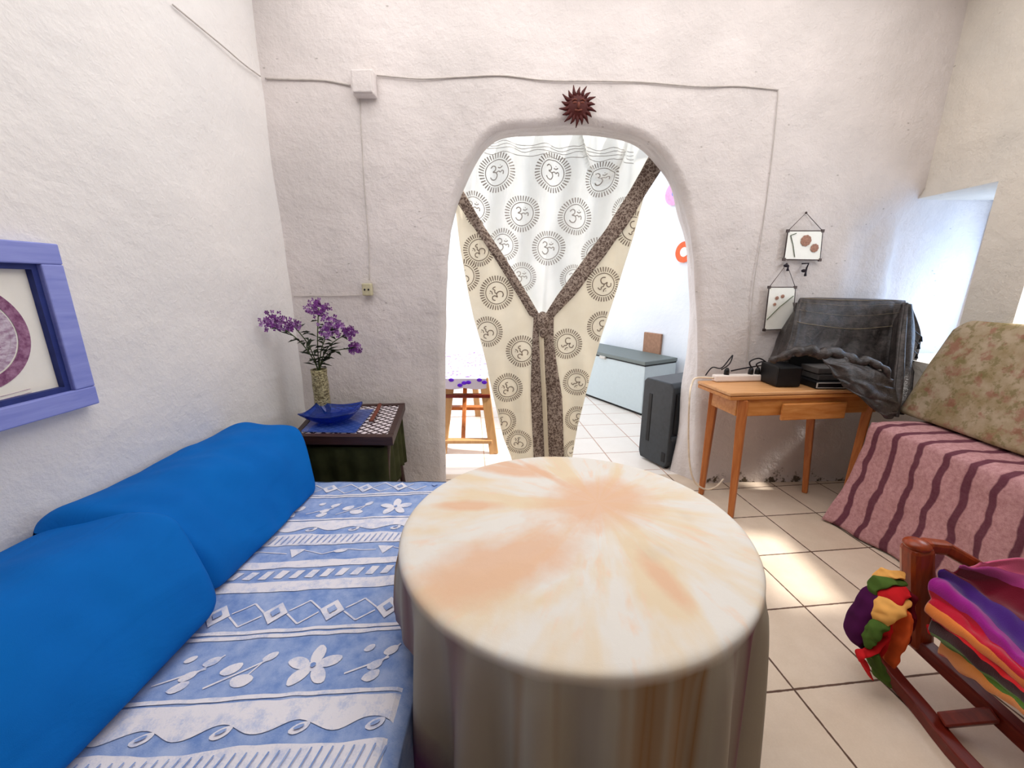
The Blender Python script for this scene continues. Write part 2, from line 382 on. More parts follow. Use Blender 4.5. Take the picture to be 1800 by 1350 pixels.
# rainbow striped cotton (stripes follow U)
t = NT('rainbow_striped_cotton'); uv = t.n('ShaderNodeUVMap').outputs[0]; o = t.xyz(uv)
u = t.m('ADD', o[0], t.m('MULTIPLY', t.m('SUBTRACT', t.noise(uv, 5, 3), .5), .02))
M['rainbow'] = t.fin(t.ramp(u, [(0, srgb(196, 84, 118)), (.08, srgb(150, 50, 110)), (.16, srgb(104, 10, 34)), (.27, srgb(66, 26, 112)), (.38, srgb(150, 30, 130)), (.48, srgb(180, 14, 44)), (.58, srgb(230, 130, 60)), (.63, srgb(196, 30, 36)), (.72, srgb(56, 20, 24)), (.77, srgb(84, 124, 40)), (.88, srgb(232, 146, 70)), (.94, srgb(196, 40, 30))], 'CONSTANT'), .9, 0, .1, Sheen_Weight=.3)
t.bump(t.noise(t.co(), 300, 2), .3, .003)

# shiny dark shawl with woven metallic lines
t = NT('pewter_shawl'); c = t.co(); n = t.noise(c, 22, 5, .65, .6); w = t.noise(t.map(c, (6, 6, 60)), 9, 3)
t.bump(t.m('ADD', n, t.m('MULTIPLY', w, .4)), .5, .01)
M['shawl'] = t.fin(t.mix(t.step(t.m('ADD', t.m('MULTIPLY', n, .6), t.m('MULTIPLY', w, .4)), .4, .65), srgb(30, 26, 25), srgb(84, 76, 74)), .36, .2, .6)

# lattice table top
t = NT('inlaid_lattice'); c = t.map(t.co(), (26, 26, 26), (0, 0, R(38))); v = t.xyz(c)
fx = t.m('ABSOLUTE', t.m('SUBTRACT', t.m('FRACT', v[0]), .5)); fy = t.m('ABSOLUTE', t.m('SUBTRACT', t.m('FRACT', v[1]), .5))
M['lattice'] = t.fin(t.mix(t.m('LESS_THAN', t.m('MAXIMUM', fx, fy), .34), srgb(52, 34, 40), srgb(232, 222, 226)), .2, 0, .5)
# lace tablecloth in far room
t = NT('lilac_lace_print'); c = t.map(t.co(), (9, 14, 9)); v = t.vor(c, 1.0); t.bump(v, .2, .004)
M['lace'] = t.fin(t.mix(t.m('LESS_THAN', t.m('ABSOLUTE', t.m('SUBTRACT', v, .33)), .06), srgb(206, 198, 214), srgb(112, 78, 160)), .8)
# twisted brass-coloured vase
t = NT('gilt_twisted_glass'); n = t.noise(t.map(t.co(), (1, 1, 2.2)), 60, 3, .6, 1.2); t.bump(n, .8, .01)
M['gilt'] = t.fin(t.mix(t.step(n, .42, .6), srgb(96, 82, 48), srgb(206, 196, 150)), .3, .2, .6)
# round print in the picture
t = NT('purple_medallion_print'); c = t.co(); n = t.noise(c, 60, 4, .7)
M['medal_dark'] = t.fin(t.mix(t.step(n, .35, .65), srgb(118, 66, 102), srgb(168, 124, 152)), .8)
t = NT('pale_medallion_print'); n = t.noise(t.map(t.co(), (1, 2, 5)), 22, 5, .7)
M['medal_pale'] = t.fin(t.mix(t.step(n, .4, .62), srgb(206, 192, 204), srgb(158, 126, 150)), .8)
M['mount'] = plain('cream_paper', srgb(240, 236, 226), .8, var=.02, bump=0)

def struct(o): o['kind'] = 'structure'; return o

# ---------------------------------------------------------------- setting: floor, walls, arch
b = MB(); b.box((.5, .56, -.05), (5.4, 4.5, .1)); struct(b.build('floor', M['floor']))
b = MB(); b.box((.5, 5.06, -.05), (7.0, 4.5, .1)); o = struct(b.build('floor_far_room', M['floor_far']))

b = MB()
def fl_(u, v):
    Y = lerp(-1.6, 2.80, u); z = lerp(0, 3.25, v)
    return (lX(Y) + .012 * nz(0, Y, z, 1.7, 1) + .006 * nz(0, Y, z, 5, 2), Y, z)
b.grid(fl_, 70, 54); o = struct(b.build('wall_left', M['plaster_left'], smooth=True, solid=.2, off=-1))

FR = [(783, 872), (782, 790), (782, 700), (782, 600), (784, 500), (788, 430), (796, 370), (808, 325), (826, 284), (848, 250), (880, 227), (940, 222), (1000, 217), (1050, 219), (1100, 229), (1140, 246), (1172, 275), (1196, 318), (1210, 365), (1219, 430), (1225, 500), (1228, 570), (1228, 640), (1226, 700), (1224, 780), (1222, 872)]
BK = [(781, 838), (780, 770), (780, 690), (780, 600), (783, 500), (789, 430), (801, 372), (817, 330), (835, 292), (857, 260), (887, 243), (940, 240), (1000, 238), (1050, 240), (1098, 249), (1132, 265), (1157, 292), (1177, 330), (1191, 372), (1203, 430), (1210, 500), (1211, 570), (1203, 640), (1196, 700), (1189, 770), (1178, 838)]
NA = 170
f3 = [onwall(*p) for p in FR]; b3 = [onwall(*p, base=2.825) for p in BK]
f3[0].z = f3[-1].z = b3[0].z = b3[-1].z = 0
fc = [cr(f3, i / NA) for i in range(NA + 1)]; bc = [cr(b3, i / NA) for i in range(NA + 1)]
def outer(p):
    if p.z < 1.0: return (-3.2 if p.x < .36 else 4.6, p.z)
    dx, dz = p.x - .36, p.z - 1.0
    k = min((3.56 if dx < 0 else 4.24) / max(abs(dx), 1e-6), 2.9 / max(dz, 1e-6))
    return (.36 + dx * k, 1.0 + dz * k)
def sst(x, a, b):
    t = min(max((x - a) / (b - a), 0), 1); return t * t * (3 - 2 * t)
def und(x, z):                          # gentle waves, and the shallow hollow under the crack by the niche
    ln = 1.866 + (x - 2.25) * .30 + .025 * nz(x, 0, 0, 9, 2)
    dent = .060 * sst(x, 2.12, 2.34) * sst(ln - z, 0, .035) * sst(z, .7, 1.0) + .06 * sst(x + .10 * nz(0, 0, z, 4, 3), 2.50, 2.60) * sst(ln - z, .05, .25) * sst(z, .7, 1.0)
    return .013 * nz(x, 0, z, 1.6, 3) + .006 * nz(x, 0, z, 5, 4) + dent
vs = []; NR = 84
prof = []
for k in range(NR + 1):                # outer rim -> arch edge (front)
    prof.append(('f', 1 - (k / NR)))
RN = 14
rows = []
for i in range(NA + 1):
    p = fc[i]; q = bc[i]; ox, oz = outer(p); row = []
    for k in range(NR + 1):
        s = (1 - k / NR) ** 1.5; x = lerp(p.x, ox, s); z = lerp(p.z, oz, s)
        d = math.hypot(x - p.x, z - p.z); rnd = max(0, 1 - d / .045) ** 2 * .028
        row.append((x, wY(x) + und(x, z) + rnd, z))
    for k in range(1, RN + 1):
        s = k / RN; x = lerp(p.x, q.x, s); z = lerp(p.z, q.z, s); bul = .012 * nz(x, s, z, 4, 5)
        row.append((x + bul, wY(x) + und(p.x, p.z) * (1 - s) + lerp(.028, .2, s), max(z + bul, 0) if p.z > .05 else z))
    for k in range(1, 9):
        s = (k / 8) ** 1.5; row.append((lerp(q.x, ox, s), wY(lerp(q.x, ox, s)) + .2, lerp(q.z, oz, s)))
    rows.append(row)
b = MB(); nc = len(rows[0]); b.add([p for r in rows for p in r], [(i * nc + k, i * nc + k + 1, (i + 1) * nc + k + 1, (i + 1) * nc + k) for i in range(NA) for k in range(nc - 1)])
struct(b.build('wall_back', M['plaster_back'], smooth=True))

# right wall with the deep corner niche and the window
NZ0, NZ1, NY0 = .95, 1.95, 2.29
WY0, WY1, WZ0, WZ1 = 1.44, 2.04, 1.10, 2.20
T = .46
b = MB()
def rbox(y0, y1, z0, z1, t=T):
    def q(y, z): return [(rX(y), y, z), (rX(y) + t, y, z)]
    NJ = max(2, int((y1 - y0) / .08)); NK = max(2, int((z1 - z0) / .08))
    def face(u, v):
        y = lerp(y0, y1, u); z = lerp(z0, z1, v); e = min(u, 1 - u) * (y1 - y0); g = min(v, 1 - v) * (z1 - z0)
        return (rX(y) + .010 * nz(0, y, z, 2, 6) * min(1, min(e, g) / .05 + .0), y, z)
    b.grid(face, NJ, NK)
    for (u0, u1) in (((y0, z0), (y0, z1)), ((y1, z1), (y1, z0)), ((y0, z1), (y1, z1)), ((y1, z0), (y0, z0))):
        a1 = q(*u0); a2 = q(*u1); b.add([a1[0], a1[1], a2[1], a2[0]], [(0, 1, 2, 3)])
    b.add([q(y0, z0)[1], q(y1, z0)[1], q(y1, z1)[1], q(y0, z1)[1]], [(0, 1, 2, 3)])
rbox(-1.6, WY1, 0, NZ0); rbox(WY1, 2.78, 0, NZ0, .66); rbox(-1.6, WY1, WZ1, 3.25, .42); rbox(WY1, 2.78, WZ1, 3.25, .66); rbox(WY1, 2.78, NZ1, WZ1, .66); rbox(WY1, NY0, NZ0, NZ1, .66); rbox(-1.6, WY0, NZ0, WZ1); rbox(WY0, WY1, NZ0, WZ0)
o = struct(b.build('wall_right', M['plaster_right'], smooth=False, bevel=0))
b = MB(); b.box((.5, .56, 3.30), (5.4, 4.6, .1)); struct(b.build('ceiling', M['ceiling']))
b = MB(); b.box((.5, -1.66, 1.62), (5.4, .1, 3.25)); struct(b.build('wall_near', plaster('taupe_limewash', srgb(176, 164, 152), srgb(166, 154, 142), specks=False)))
def window(name, y0, y1, z0, z1, dx, mull=True):
    x = rX((y0 + y1) / 2) + dx; w = MB(); fw = .035
    for (yy, zz, dy, dz) in ((y0 + fw / 2, (z0 + z1) / 2, fw, z1 - z0), (y1 - fw / 2, (z0 + z1) / 2, fw, z1 - z0), ((y0 + y1) / 2, z0 + fw / 2, y1 - y0, fw), ((y0 + y1) / 2, z1 - fw / 2, y1 - y0, fw)):
        w.box((x, yy, zz), (.05, dy, dz))
    o = struct(w.build(name, M['white_plastic']))
    g = MB(); g.box((x, (y0 + y1) / 2, (z0 + z1) / 2), (.006, y1 - y0 - .05, z1 - z0 - .05)); g.build('pane', M['window_glass'], o)
window('window_1', WY0, WY1, WZ0, WZ1, .38)
window('window_2', NY0 - .03, 2.82, NZ0 - .02, NZ1 + .03, .62)

# far room shell
fw = [Vector((-2.6, 2.9, 0)), Vector((-2.6, 6.3, 0)), Vector((.88, 6.3, 0)), Vector((2.55, 3.35, 0)), Vector((2.6, 2.9, 0))]
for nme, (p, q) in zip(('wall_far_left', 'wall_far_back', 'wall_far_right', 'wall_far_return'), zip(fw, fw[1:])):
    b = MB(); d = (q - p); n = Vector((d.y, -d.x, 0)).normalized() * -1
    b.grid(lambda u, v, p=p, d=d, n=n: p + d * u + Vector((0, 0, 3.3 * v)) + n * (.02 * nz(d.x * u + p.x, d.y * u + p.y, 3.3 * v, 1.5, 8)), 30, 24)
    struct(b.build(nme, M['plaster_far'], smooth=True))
def onfar(x, y, off=0.02):
    a, bb, d = ray(x, y); p, q = fw[2], fw[3]; e = q - p; n = Vector((-e.y, e.x, 0)).normalized()
    if n.y > 0: n = -n
    k = (p + n * off).dot(n) / (a * n.x + bb * n.y)
    return Vector((a * k, bb * k, H + d * k)), n, e.normalized()

# ---------------------------------------------------------------- wall fittings
# sun ornament
c = onwall(1016, 187, .03)
t_ = thing('sun_ornament', c, 'small dark red clay sun with a face hung above the arch', 'wall ornament')
b = MB(); b.ball(c, .062, sc=(1, .35, 1), n=20, k=12); b.build('disc', M['terracotta'], t_, smooth=True)
b = MB()
for k in range(18):
    a = 2 * math.pi * k / 18 + .1; ln = .098 + .012 * (k % 2)
    u = Vector((math.cos(a), 0, math.sin(a))); w = Vector((-math.sin(a), 0, math.cos(a)))
    b.tube([c + u * .048, c + u * .075 + w * .006, c + u * ln], [.014, .010, .002], 6)
b.build('rays', M['terracotta'], t_, smooth=True)
b = MB(); f = c + Vector((0, -.020, 0)); b.ball(f + Vector((0, -.006, -.004)), .011, sc=(.7, 1, 1.6), n=10)
for s in (-1, 1): b.ball(f + Vector((s * .021, .002, .012)), .010, sc=(1.3, .5, .6), n=10); b.tube([f + Vector((s * .008, 0, .024)), f + Vector((s * .024, 0, .029)), f + Vector((s * .036, .004, .021))], .004, 6)
b.tube([f + Vector((-.02, .002, -.024)), f + Vector((0, -.003, -.030)), f + Vector((.02, .002, -.024))], .005, 6)
b.build('face', M['clay_face'], t_, smooth=True)

# junction box, socket, wires
c = onwall(640, 148, .03); b = MB(); b.box(c, (.125, .06, .125)); 
o = b.build('junction_box', M['plaster_back'], bevel=.01); tag(o, 'white painted square junction box on the back wall, on the long wire', 'junction box')
b2 = MB(); b2.box(c + Vector((0, -.034, .0)), (.108, .012, .108)); b2.build('cover', M['plaster_back'], o, bevel=.005)
c = onwall(646, 509, .02); b = MB(); b.box(c, (.06, .035, .075)); o = b.build('wall_socket', M['socket'], bevel=.006); tag(o, 'small yellowed wall socket at the foot of the thin vertical wire', 'socket')
b2 = MB()
for s in (-1, 1): b2.ball(c + Vector((s * .012, -.018, 0)), .006, n=8)
b2.build('holes', M['black'], o)
def wire(pts, r, name, label, mat='wire_wall', off=.006, grp=None):
    P3 = [onwall(*p, off) for p in pts]; b = MB(); n = len(pts) * 6
    b.tube([cr(P3, i / n) + Vector((0, .5 * und(*(cr(P3, i / n).xz)), 0)) for i in range(n + 1)], r, 6)
    return tag(b.build(name, M[mat], smooth=True), label, 'wire')
wire([(466, 138), (520, 140), (570, 142), (616, 150)], .005, 'wall_wire', 'short white painted wire from the left corner to the junction box')
wire([(662, 132), (740, 138), (800, 136), (880, 133), (960, 141), (1060, 142), (1140, 145), (1230, 152), (1300, 152), (1368, 158)], .004, 'wall_wire', 'long sagging painted wire running over the arch to the right')
wire([(1368, 160), (1362, 230), (1350, 330), (1338, 420), (1326, 500), (1318, 590), (1312, 650)], .0025, 'wall_wire', 'thin wire dropping down the wall right of the arch')
wire([(632, 172), (637, 260), (642, 350), (648, 430), (649, 492)], .0025, 'wall_wire', 'thin vertical wire from the junction box down to the socket')
wire([(516, 521), (560, 520), (600, 520), (632, 519)], .0025, 'wall_wire', 'thin level wire left of the socket, above the purple flowers')
def lwp(x, y, off=.008):
    a, bb, d = ray(x, y); Y = -1.508 / (a / bb - .042); return Vector((lX(Y) + off, Y, H + Y * d / bb))
b = MB(); L = [lwp(*p) for p in ((300, 8), (345, 45), (390, 82), (425, 112), (455, 134))]
b.tube([cr(L, i / 20) for i in range(21)], .0035, 6); tag(b.build('wall_wire', M['wire_wall'], smooth=True), 'painted wire running up the left wall from the corner', 'wire')

# picture on the left wall
cy, cz, hw, hh, x0 = 1.045, 1.29, .262, .258, lX(1.06)
t_ = thing('framed_picture', (x0, cy, cz), 'periwinkle blue framed round purple print on the left wall', 'picture')
b = MB(); W = .062
for (dy, dz, sy, sz) in ((0, hh - W / 2, hw * 2, W), (0, -hh + W / 2, hw * 2, W), (hw - W / 2, 0, W, hh * 2 - 2 * W), (-hw + W / 2, 0, W, hh * 2 - 2 * W)):
    b.box((x0 + .035, cy + dy, cz + dz), (.035, sy, sz))
b.build('frame', M['frame_blue'], t_, bevel=.004)
b = MB(); W2 = .016; a = hw - W; h2 = hh - W
for (dy, dz, sy, sz) in ((0, h2 - W2 / 2, a * 2, W2), (0, -h2 + W2 / 2, a * 2, W2), (a - W2 / 2, 0, W2, h2 * 2 - 2 * W2), (-a + W2 / 2, 0, W2, h2 * 2 - 2 * W2)):
    b.box((x0 + .026, cy + dy, cz + dz), (.022, sy, sz))
b.build('inner_lip', M['frame_navy'], t_)
b = MB(); b.box((x0 + .014, cy, cz), (.008, a * 2, h2 * 2)); mt_ = b.build('print', M['mount'], t_)
b = MB(); n = 64
def ringm(r0, r1, x, m, bb):
    vs = []; 
    for k in range(n):
        an = 2 * math.pi * k / n
        for r in (r0, r1): vs.append((x0 + x, cy + r * math.cos(an), cz + r * 1.02 * math.sin(an)))
    bb.add(vs, [(2 * k, 2 * k + 1, (2 * k + 3) % (2 * n), (2 * k + 2) % (2 * n)) for k in range(n)], m)
ringm(.118, .148, .0195, 0, b); ringm(.100, .114, .0193, 1, b); ringm(.0, .100, .0190, 1, b)
for k in range(5):
    z = cz - .055 + k * .011; b.tube([(x0 + .0195, cy - .07 + .01 * k, z - .012), (x0 + .0195, cy, z), (x0 + .0195, cy + .07 - .01 * k, z + .02)], .0016, 4)
for z in (-.172, -.182, .175): b.tube([(x0 + .0185, cy - .05, cz + z), (x0 + .0185, cy + .03, cz + z + .001), (x0 + .0185, cy + .11, cz + z + .005)], .001, 4, 1)
b.build('round_image', [M['medal_dark'], M['medal_pale']], mt_)

# two hanging glass frames
def hangframe(q, apex, label, flowers, glare, extra):
    P4 = [onwall(*p, .022) for p in q]; ap = onwall(*apex, .012)
    t_ = thing('hanging_glass_frame', (P4[0] + P4[2]) / 2, label, 'glass frame', 'pressed flower glass frames on the back wall')
    b = MB(); 
    for i in range(4): b.tube([P4[i], P4[(i + 1) % 4]], .0036, 6)
    for p in P4: b.box(p, (.018, .010, .018))
    b.build('lead_frame', M['lead'], t_)
    b = MB(); b.hexa([p + Vector((0, -.002, 0)) for p in P4], [p + Vector((0, .002, 0)) for p in P4]); b.build('glass', M['pane_glare' if glare else 'pane_glare'], t_)
    b = MB(); b.tube([P4[0], ap, P4[1]], .002, 6); b.ball(ap, .007); b.build('chain', M['lead'], t_, smooth=True)
    for (x, y, r) in flowers:
        p = onwall(x, y, .028); b = MB()
        for k in range(9):
            a = 2 * math.pi * k / 9; b.ball(p + Vector((math.cos(a) * r * .6, 0, math.sin(a) * r * .6)), r * .42, sc=(1, .12, 1), n=8)
        b.ball(p + Vector((0, -.001, 0)), r * .4, sc=(1, .2, 1)); b.build('pressed_flower', M['petal'], t_)
    for l in extra:
        b = MB(); b.tube([onwall(*p, .028) for p in l], .0022, 5); b.build('pressed_stem', M['stem'], t_)
hangframe([(1385, 406), (1446, 406), (1441, 457), (1378, 456)], (1417, 374), 'upper hanging glass frame with two round brown pressed flowers', [(1417, 423, .034), (1432, 436, .026)], 1, [[(1390, 414), (1394, 430), (1397, 452)], [(1390, 414), (1400, 410)]])
hangframe([(1352, 505), (1398, 505), (1392, 578), (1343, 580)], (1383, 464), 'lower hanging glass frame partly behind the dark shawl', [(1366, 524, .012), (1376, 521, .012), (1362, 535, .010)], 1, [[(1348, 562), (1370, 540), (1395, 520)]])
for (x, y, lb) in ((1382, 467, 'small black iron hook holding the lower glass frame'), (1413, 476, 'small black iron hook just below the upper glass frame')):
    b = MB(); p = onwall(x, y, .02); b.ball(p, .013, sc=(1.4, .8, .8)); b.tube([p + Vector((.012, -.004, .02 if x > 1400 else 0)), p + Vector((.004, -.014, -.012)), p + Vector((.0, -.02, -.032))], [.005, .005, .008], 6)
    if x > 1400: b.tube([p + Vector((-.02, 0, .044)), p + Vector((.02, -.004, .046)), p + Vector((.012, -.004, .016))], .005, 6)
    tag(b.build('wall_hook', M['iron'], smooth=True), lb, 'hook')

# ---------------------------------------------------------------- curtain in the arch
CY = 2.93
LO = [(250, 850), (290, 812), (320, 797), (350, 799), (367, 801), (435, 809), (513, 823), (560, 833), (611, 848), (703, 869), (768, 885), (802, 898), (880, 918)]
LI = [(250, 800), (320, 806), (345, 820), (400, 852), (450, 886), (520, 929), (556, 950), (600, 951), (650, 953), (700, 956), (800, 960), (880, 962)]
RI = [(250, 1150), (270, 1142), (300, 1127), (350, 1097), (400, 1066), (450, 1030), (520, 978), (556, 956), (600, 950), (650, 951), (700, 953), (800, 957), (880, 960)]
RO = [(250, 1160), (278, 1153), (357, 1129), (417, 1112), (513, 1083), (590, 1057), (637, 1044), (695, 1028), (750, 1015), (802, 1006), (880, 990)]
TL = [(205, 790), (320, 795), (345, 812), (400, 842), (450, 876), (520, 919), (562, 948)]
TR = [(205, 1175), (270, 1150), (300, 1135), (350, 1105), (400, 1075), (450, 1040), (520, 988), (562, 958)]
# real-size curtain outlines (world x for a height), read once in the curtain's own plane
def worldtab(tb): return sorted([(at(x, y, CY).z, at(x, y, CY).x) for y, x in tb])
WLO, WLI, WRI, WRO, WTL, WTR = map(worldtab, (LO, LI, RI, RO, TL, TR))
def zpx(y): return at(955, y, CY).z
def rip(x, z, side):
    zz = z - zpx(556)
    if side == 0:
        s = max(0, min(1, zz / .6)); top = max(0, zz - .5)
        return .05 + .028 * math.sin(x * 26 + .8 * math.sin(z * 5)) * (.35 + s) + .012 * nz(x, 0, z, 5, 9) + .020 * math.exp(-((x - .26 - .05 * (z - 2)) / .018) ** 2) * (1 - s * .3) - .05 * math.exp(-((z - (2.10 + 1.6 * (x - .62) ** 2 * 6)) / .028) ** 2) * (1 if .42 < x < .86 else 0)
    k = max(.25, min(1, abs(zz) / .5))
    return side * .012 * math.sin(x * 34 + z * 3) * k + .012 * nz(x, 0, z, 4, 10 + side) - .01
def panel(tl, tr, z0, z1, side, nu=44, nv=80):
    b = MB()
    def fn(u, v):
        z = lerp(z0, z1, v); x = lerp(tab(tl, z), tab(tr, z), u); return Vector((x, CY + rip(x, z, side), z))
    b.grid(fn, nu, nv); return b
GLYPH = [[(-.55, .45), (-.35, .62), (-.12, .5), (-.15, .25), (-.38, .12), (-.1, .05), (.02, -.22), (-.15, -.5), (-.42, -.5), (-.6, -.3)],
         [(-.08, .02), (.15, .12), (.32, .0), (.45, .12), (.58, .02), (.55, -.2)],
         [(.1, .42), (.3, .34), (.5, .46)], [(.28, .56), (.33, .58)]]
def suns(b, lst, tl, tr, side, off=.003, mi=1):
    def ok(x, z): return tab(tl, z) + .002 < x < tab(tr, z) - .002
    def P3(x, z): return Vector((x, CY + rip(x, z, side) - off, z))
    def quad(a, bb, c, d):
        if all(ok(*q) for q in (a, bb, c, d)): b.add([P3(*a), P3(*bb), P3(*c), P3(*d)], [(0, 1, 2, 3)], mi)
    for (x, y, r, rot, *rest) in lst:
        c = at(x, y, CY); cx, cz = c.x, c.z; k = r; rot = R(rot)
        for (r0, r1, nn) in ((.62 * k, .665 * k, 48),):
            for i in range(nn):
                a0, a1 = 2 * math.pi * i / nn, 2 * math.pi * (i + 1) / nn
                quad(*[(cx + rr * math.cos(a), cz + rr * math.sin(a)) for rr, a in ((r0, a0), (r1, a0), (r1, a1), (r0, a1))])
        for i in range(38):
            a = 2 * math.pi * i / 38; dw = .034; 
            for (r0, r1) in ((.73 * k, .86 * k), (.86 * k, 1.0 * k)):
                quad(*[(cx + rr * math.cos(a + s * dw), cz + rr * math.sin(a + s * dw)) for rr, s in ((r0, -1), (r1, -1), (r1, 1), (r0, 1))])
        for st in GLYPH:
            pts = [Vector((p[0], p[1], 0)) for p in st]; N = max(3, len(pts) * 3); cs = [cr(pts, i / N) for i in range(N + 1)]
            for p, q in zip(cs, cs[1:]):
                d = (q - p); 
                if d.length < 1e-6: continue
                n_ = Vector((-d.y, d.x, 0)).normalized() * .045
                o4 = []
                for g in (p - n_, q - n_, q + n_, p + n_):
                    gx, gy = g.x * .62 * k, g.y * .62 * k
                    o4.append((cx + gx * math.cos(rot) - gy * math.sin(rot), cz + gx * math.sin(rot) + gy * math.cos(rot)))
                quad(*o4)
curt = thing('tied_curtain', (.23, CY, .05), 'cream cotton curtain printed with brown suns, tied together in the arch', 'curtain')
ZT = zpx(205)
b = panel(WTL, WTR, zpx(562), ZT, 0, 90, 100)
suns(b, [(873, 300, .124, 0), (973, 300, .124, 0), (1060, 312, .112, 0), (918, 373, .12, 0), (1013, 380, .12, 0), (965, 435, .118, 0), (832, 365, .11, 0), (884, 430, .11, 0), (917, 487, .105, 0), (1052, 445, .11, 0), (1010, 490, .1, 0), (780, 298, .12, 0), (1105, 372, .11, 0)], WTL, WTR, 0)
for (y0, y1) in ((249, 268), (254, 274), (263, 282), (244, 262)):
    N = 40
    for i in range(N):
        xs = [lerp(850, 1120, (i + j) / N) for j in (0, 1)]; ys = [lerp(y0, y1, (i + j) / N) + 1.2 * math.sin((i + j) * 1.1 + y0) for j in (0, 1)]
        q = [at(xs[0], ys[0], CY), at(xs[1], ys[1], CY)]
        vs = [Vector((p.x, CY + rip(p.x, p.z, 0) - .003, p.z + s * .0018)) for p, s in ((q[0], -1), (q[1], -1), (q[1], 1), (q[0], 1))]
        b.add(vs, [(0, 1, 2, 3)], 1)
b.build('centre_panel', [M['curtain_panel'], M['ink_backlit']], curt, smooth=True)
b = panel(WLO, WLI, .06, zpx(322), 1, 40, 120)
suns(b, [(815, 485, .115, 90), (873, 515, .12, 120), (857, 583, .112, 120), (917, 617, .118, 120), (893, 681, .112, 110), (883, 740, .108, 100), (912, 776, .10, 90), (845, 372, .11, 120), (842, 440, .11, 120), (905, 840, .1, 90)], WLO, WLI, 1)
dl = b.build('left_drape', [M['curtain_drape'], M['ink']], curt, smooth=True)
b = panel(WRI, WRO, .06, zpx(252), -1, 40, 120)
suns(b, [(1112, 403, .118, -120), (1060, 500, .12, -130), (1058, 574, .112, -130), (996, 604, .112, -150), (1013, 671, .104, -150), (1015, 735, .1, -150), (1008, 792, .09, -150), (1010, 850, .09, -150)], WRI, WRO, -1)
dr = b.build('right_drape', [M['curtain_drape'], M['ink']], curt, smooth=True)
def border(tb, wfn, sgn, side, z0, z1, par, off=.012, ph=0):
    b = MB()
    def fn(u, v):
        z = lerp(z0, z1, v); w = wfn(z); e = tab(tb, z); x = e + sgn * (u * w)
        return Vector((x, CY + rip(x, z, side) - off - .006 * math.sin(u * math.pi) - ph, z))
    b.grid(fn, 8, 110); b.build('border_band', M['border'], par, smooth=True, solid=.003)
zk = zpx(556)
border(WLI, lambda z: .075 if z > zk else .05 + .05 * min(1, (zk - z) / .6), -1, 1, .05, zpx(335), dl)
border(WRI, lambda z: .125 if z > zk + .15 else (.07 + .055 * max(0, (z - zk) / .15) if z > zk else .07 + .08 * min(1, (zk - z) / .6)), 1, -1, .05, zpx(272), dr)
b = MB()                               # second edge running beside the left band, and the pale inner hem in the slit
L2 = [(z, x - .05 - .0 * z) for z, x in WLI if z > zk - .02]
b.grid(lambda u, v: Vector((lerp(-.092, -.078, u) * (.3 + .7 * v) + tab(WLI, lerp(zk, zpx(345), v)) , CY - .030, lerp(zk, zpx(345), v))), 2, 60)
b.build('border_band', M['border'], dl, smooth=True, solid=.003)
b = MB(); b.grid(lambda u, v: Vector((lerp(-.012, .022, u) + tab(WLI, lerp(.05, zk - .05, v)) - .004, CY - .034 - .004 * math.sin(u * 3), lerp(.05, zk - .05, v))), 3, 40)
b.build('inner_hem', M['curtain_drape'], dl, smooth=True, solid=.003)
b = MB()                               # the knot
kc = Vector((at(953, 560, CY).x, CY - .035, zk - .03))
b.ball(kc, .045, sc=(1, .7, 1.5), n=16, k=10); b.ball(kc + Vector((.005, 0, -.07)), .03, sc=(1, .8, 1.8), n=14, k=8)
b.build('knot', M['border'], curt, smooth=True)

# ---------------------------------------------------------------- far room furniture
def prism_frame(A, u, w):              # A near-left floor corner, u along front, w inwards
    return lambda a, bb, z: Vector((A.x, A.y, 0)) + u * a + w * bb + Vector((0, 0, z))
# chest freezer
A = Vector((.978, 4.99, 0)); Bp = Vector((1.41, 4.225, 0)); u = (Bp - A).normalized(); w = Vector((-u.y, u.x, 0))
fz = prism_frame(A - u * .35, u, w); Lf = (Bp - A).length + .35; D = .50
t_ = thing('chest_freezer', fz(Lf / 2, D / 2, 0), 'long white chest freezer with a grey lid beyond the arch', 'freezer')
def slab(fr, a0, a1, b0, b1, z0, z1, name, mat, par, bevel=.006):
    b = MB(); b.hexa([fr(a0, b0, z0), fr(a1, b0, z0), fr(a1, b1, z0), fr(a0, b1, z0)], [fr(a0, b0, z1), fr(a1, b0, z1), fr(a1, b1, z1), fr(a0, b1, z1)])
    return b.build(name, M[mat], par, bevel=bevel)
Lf += .04
slab(fz, 0, Lf, 0, D, .03, .56, 'body', 'freezer_body', t_)
slab(fz, .02, Lf - .02, .02, D - .02, 0, .03, 'plinth', 'black', t_)
slab(fz, -.01, Lf + .01, -.015, D, .575, .615, 'lid', 'freezer_lid', t_)
slab(fz, -.005, Lf + .005, -.008, D - .005, .56, .575, 'gasket', 'black', t_)
slab(fz, Lf * .45, Lf * .45 + .10, -.03, 0, .545, .58, 'handle', 'silver', t_)
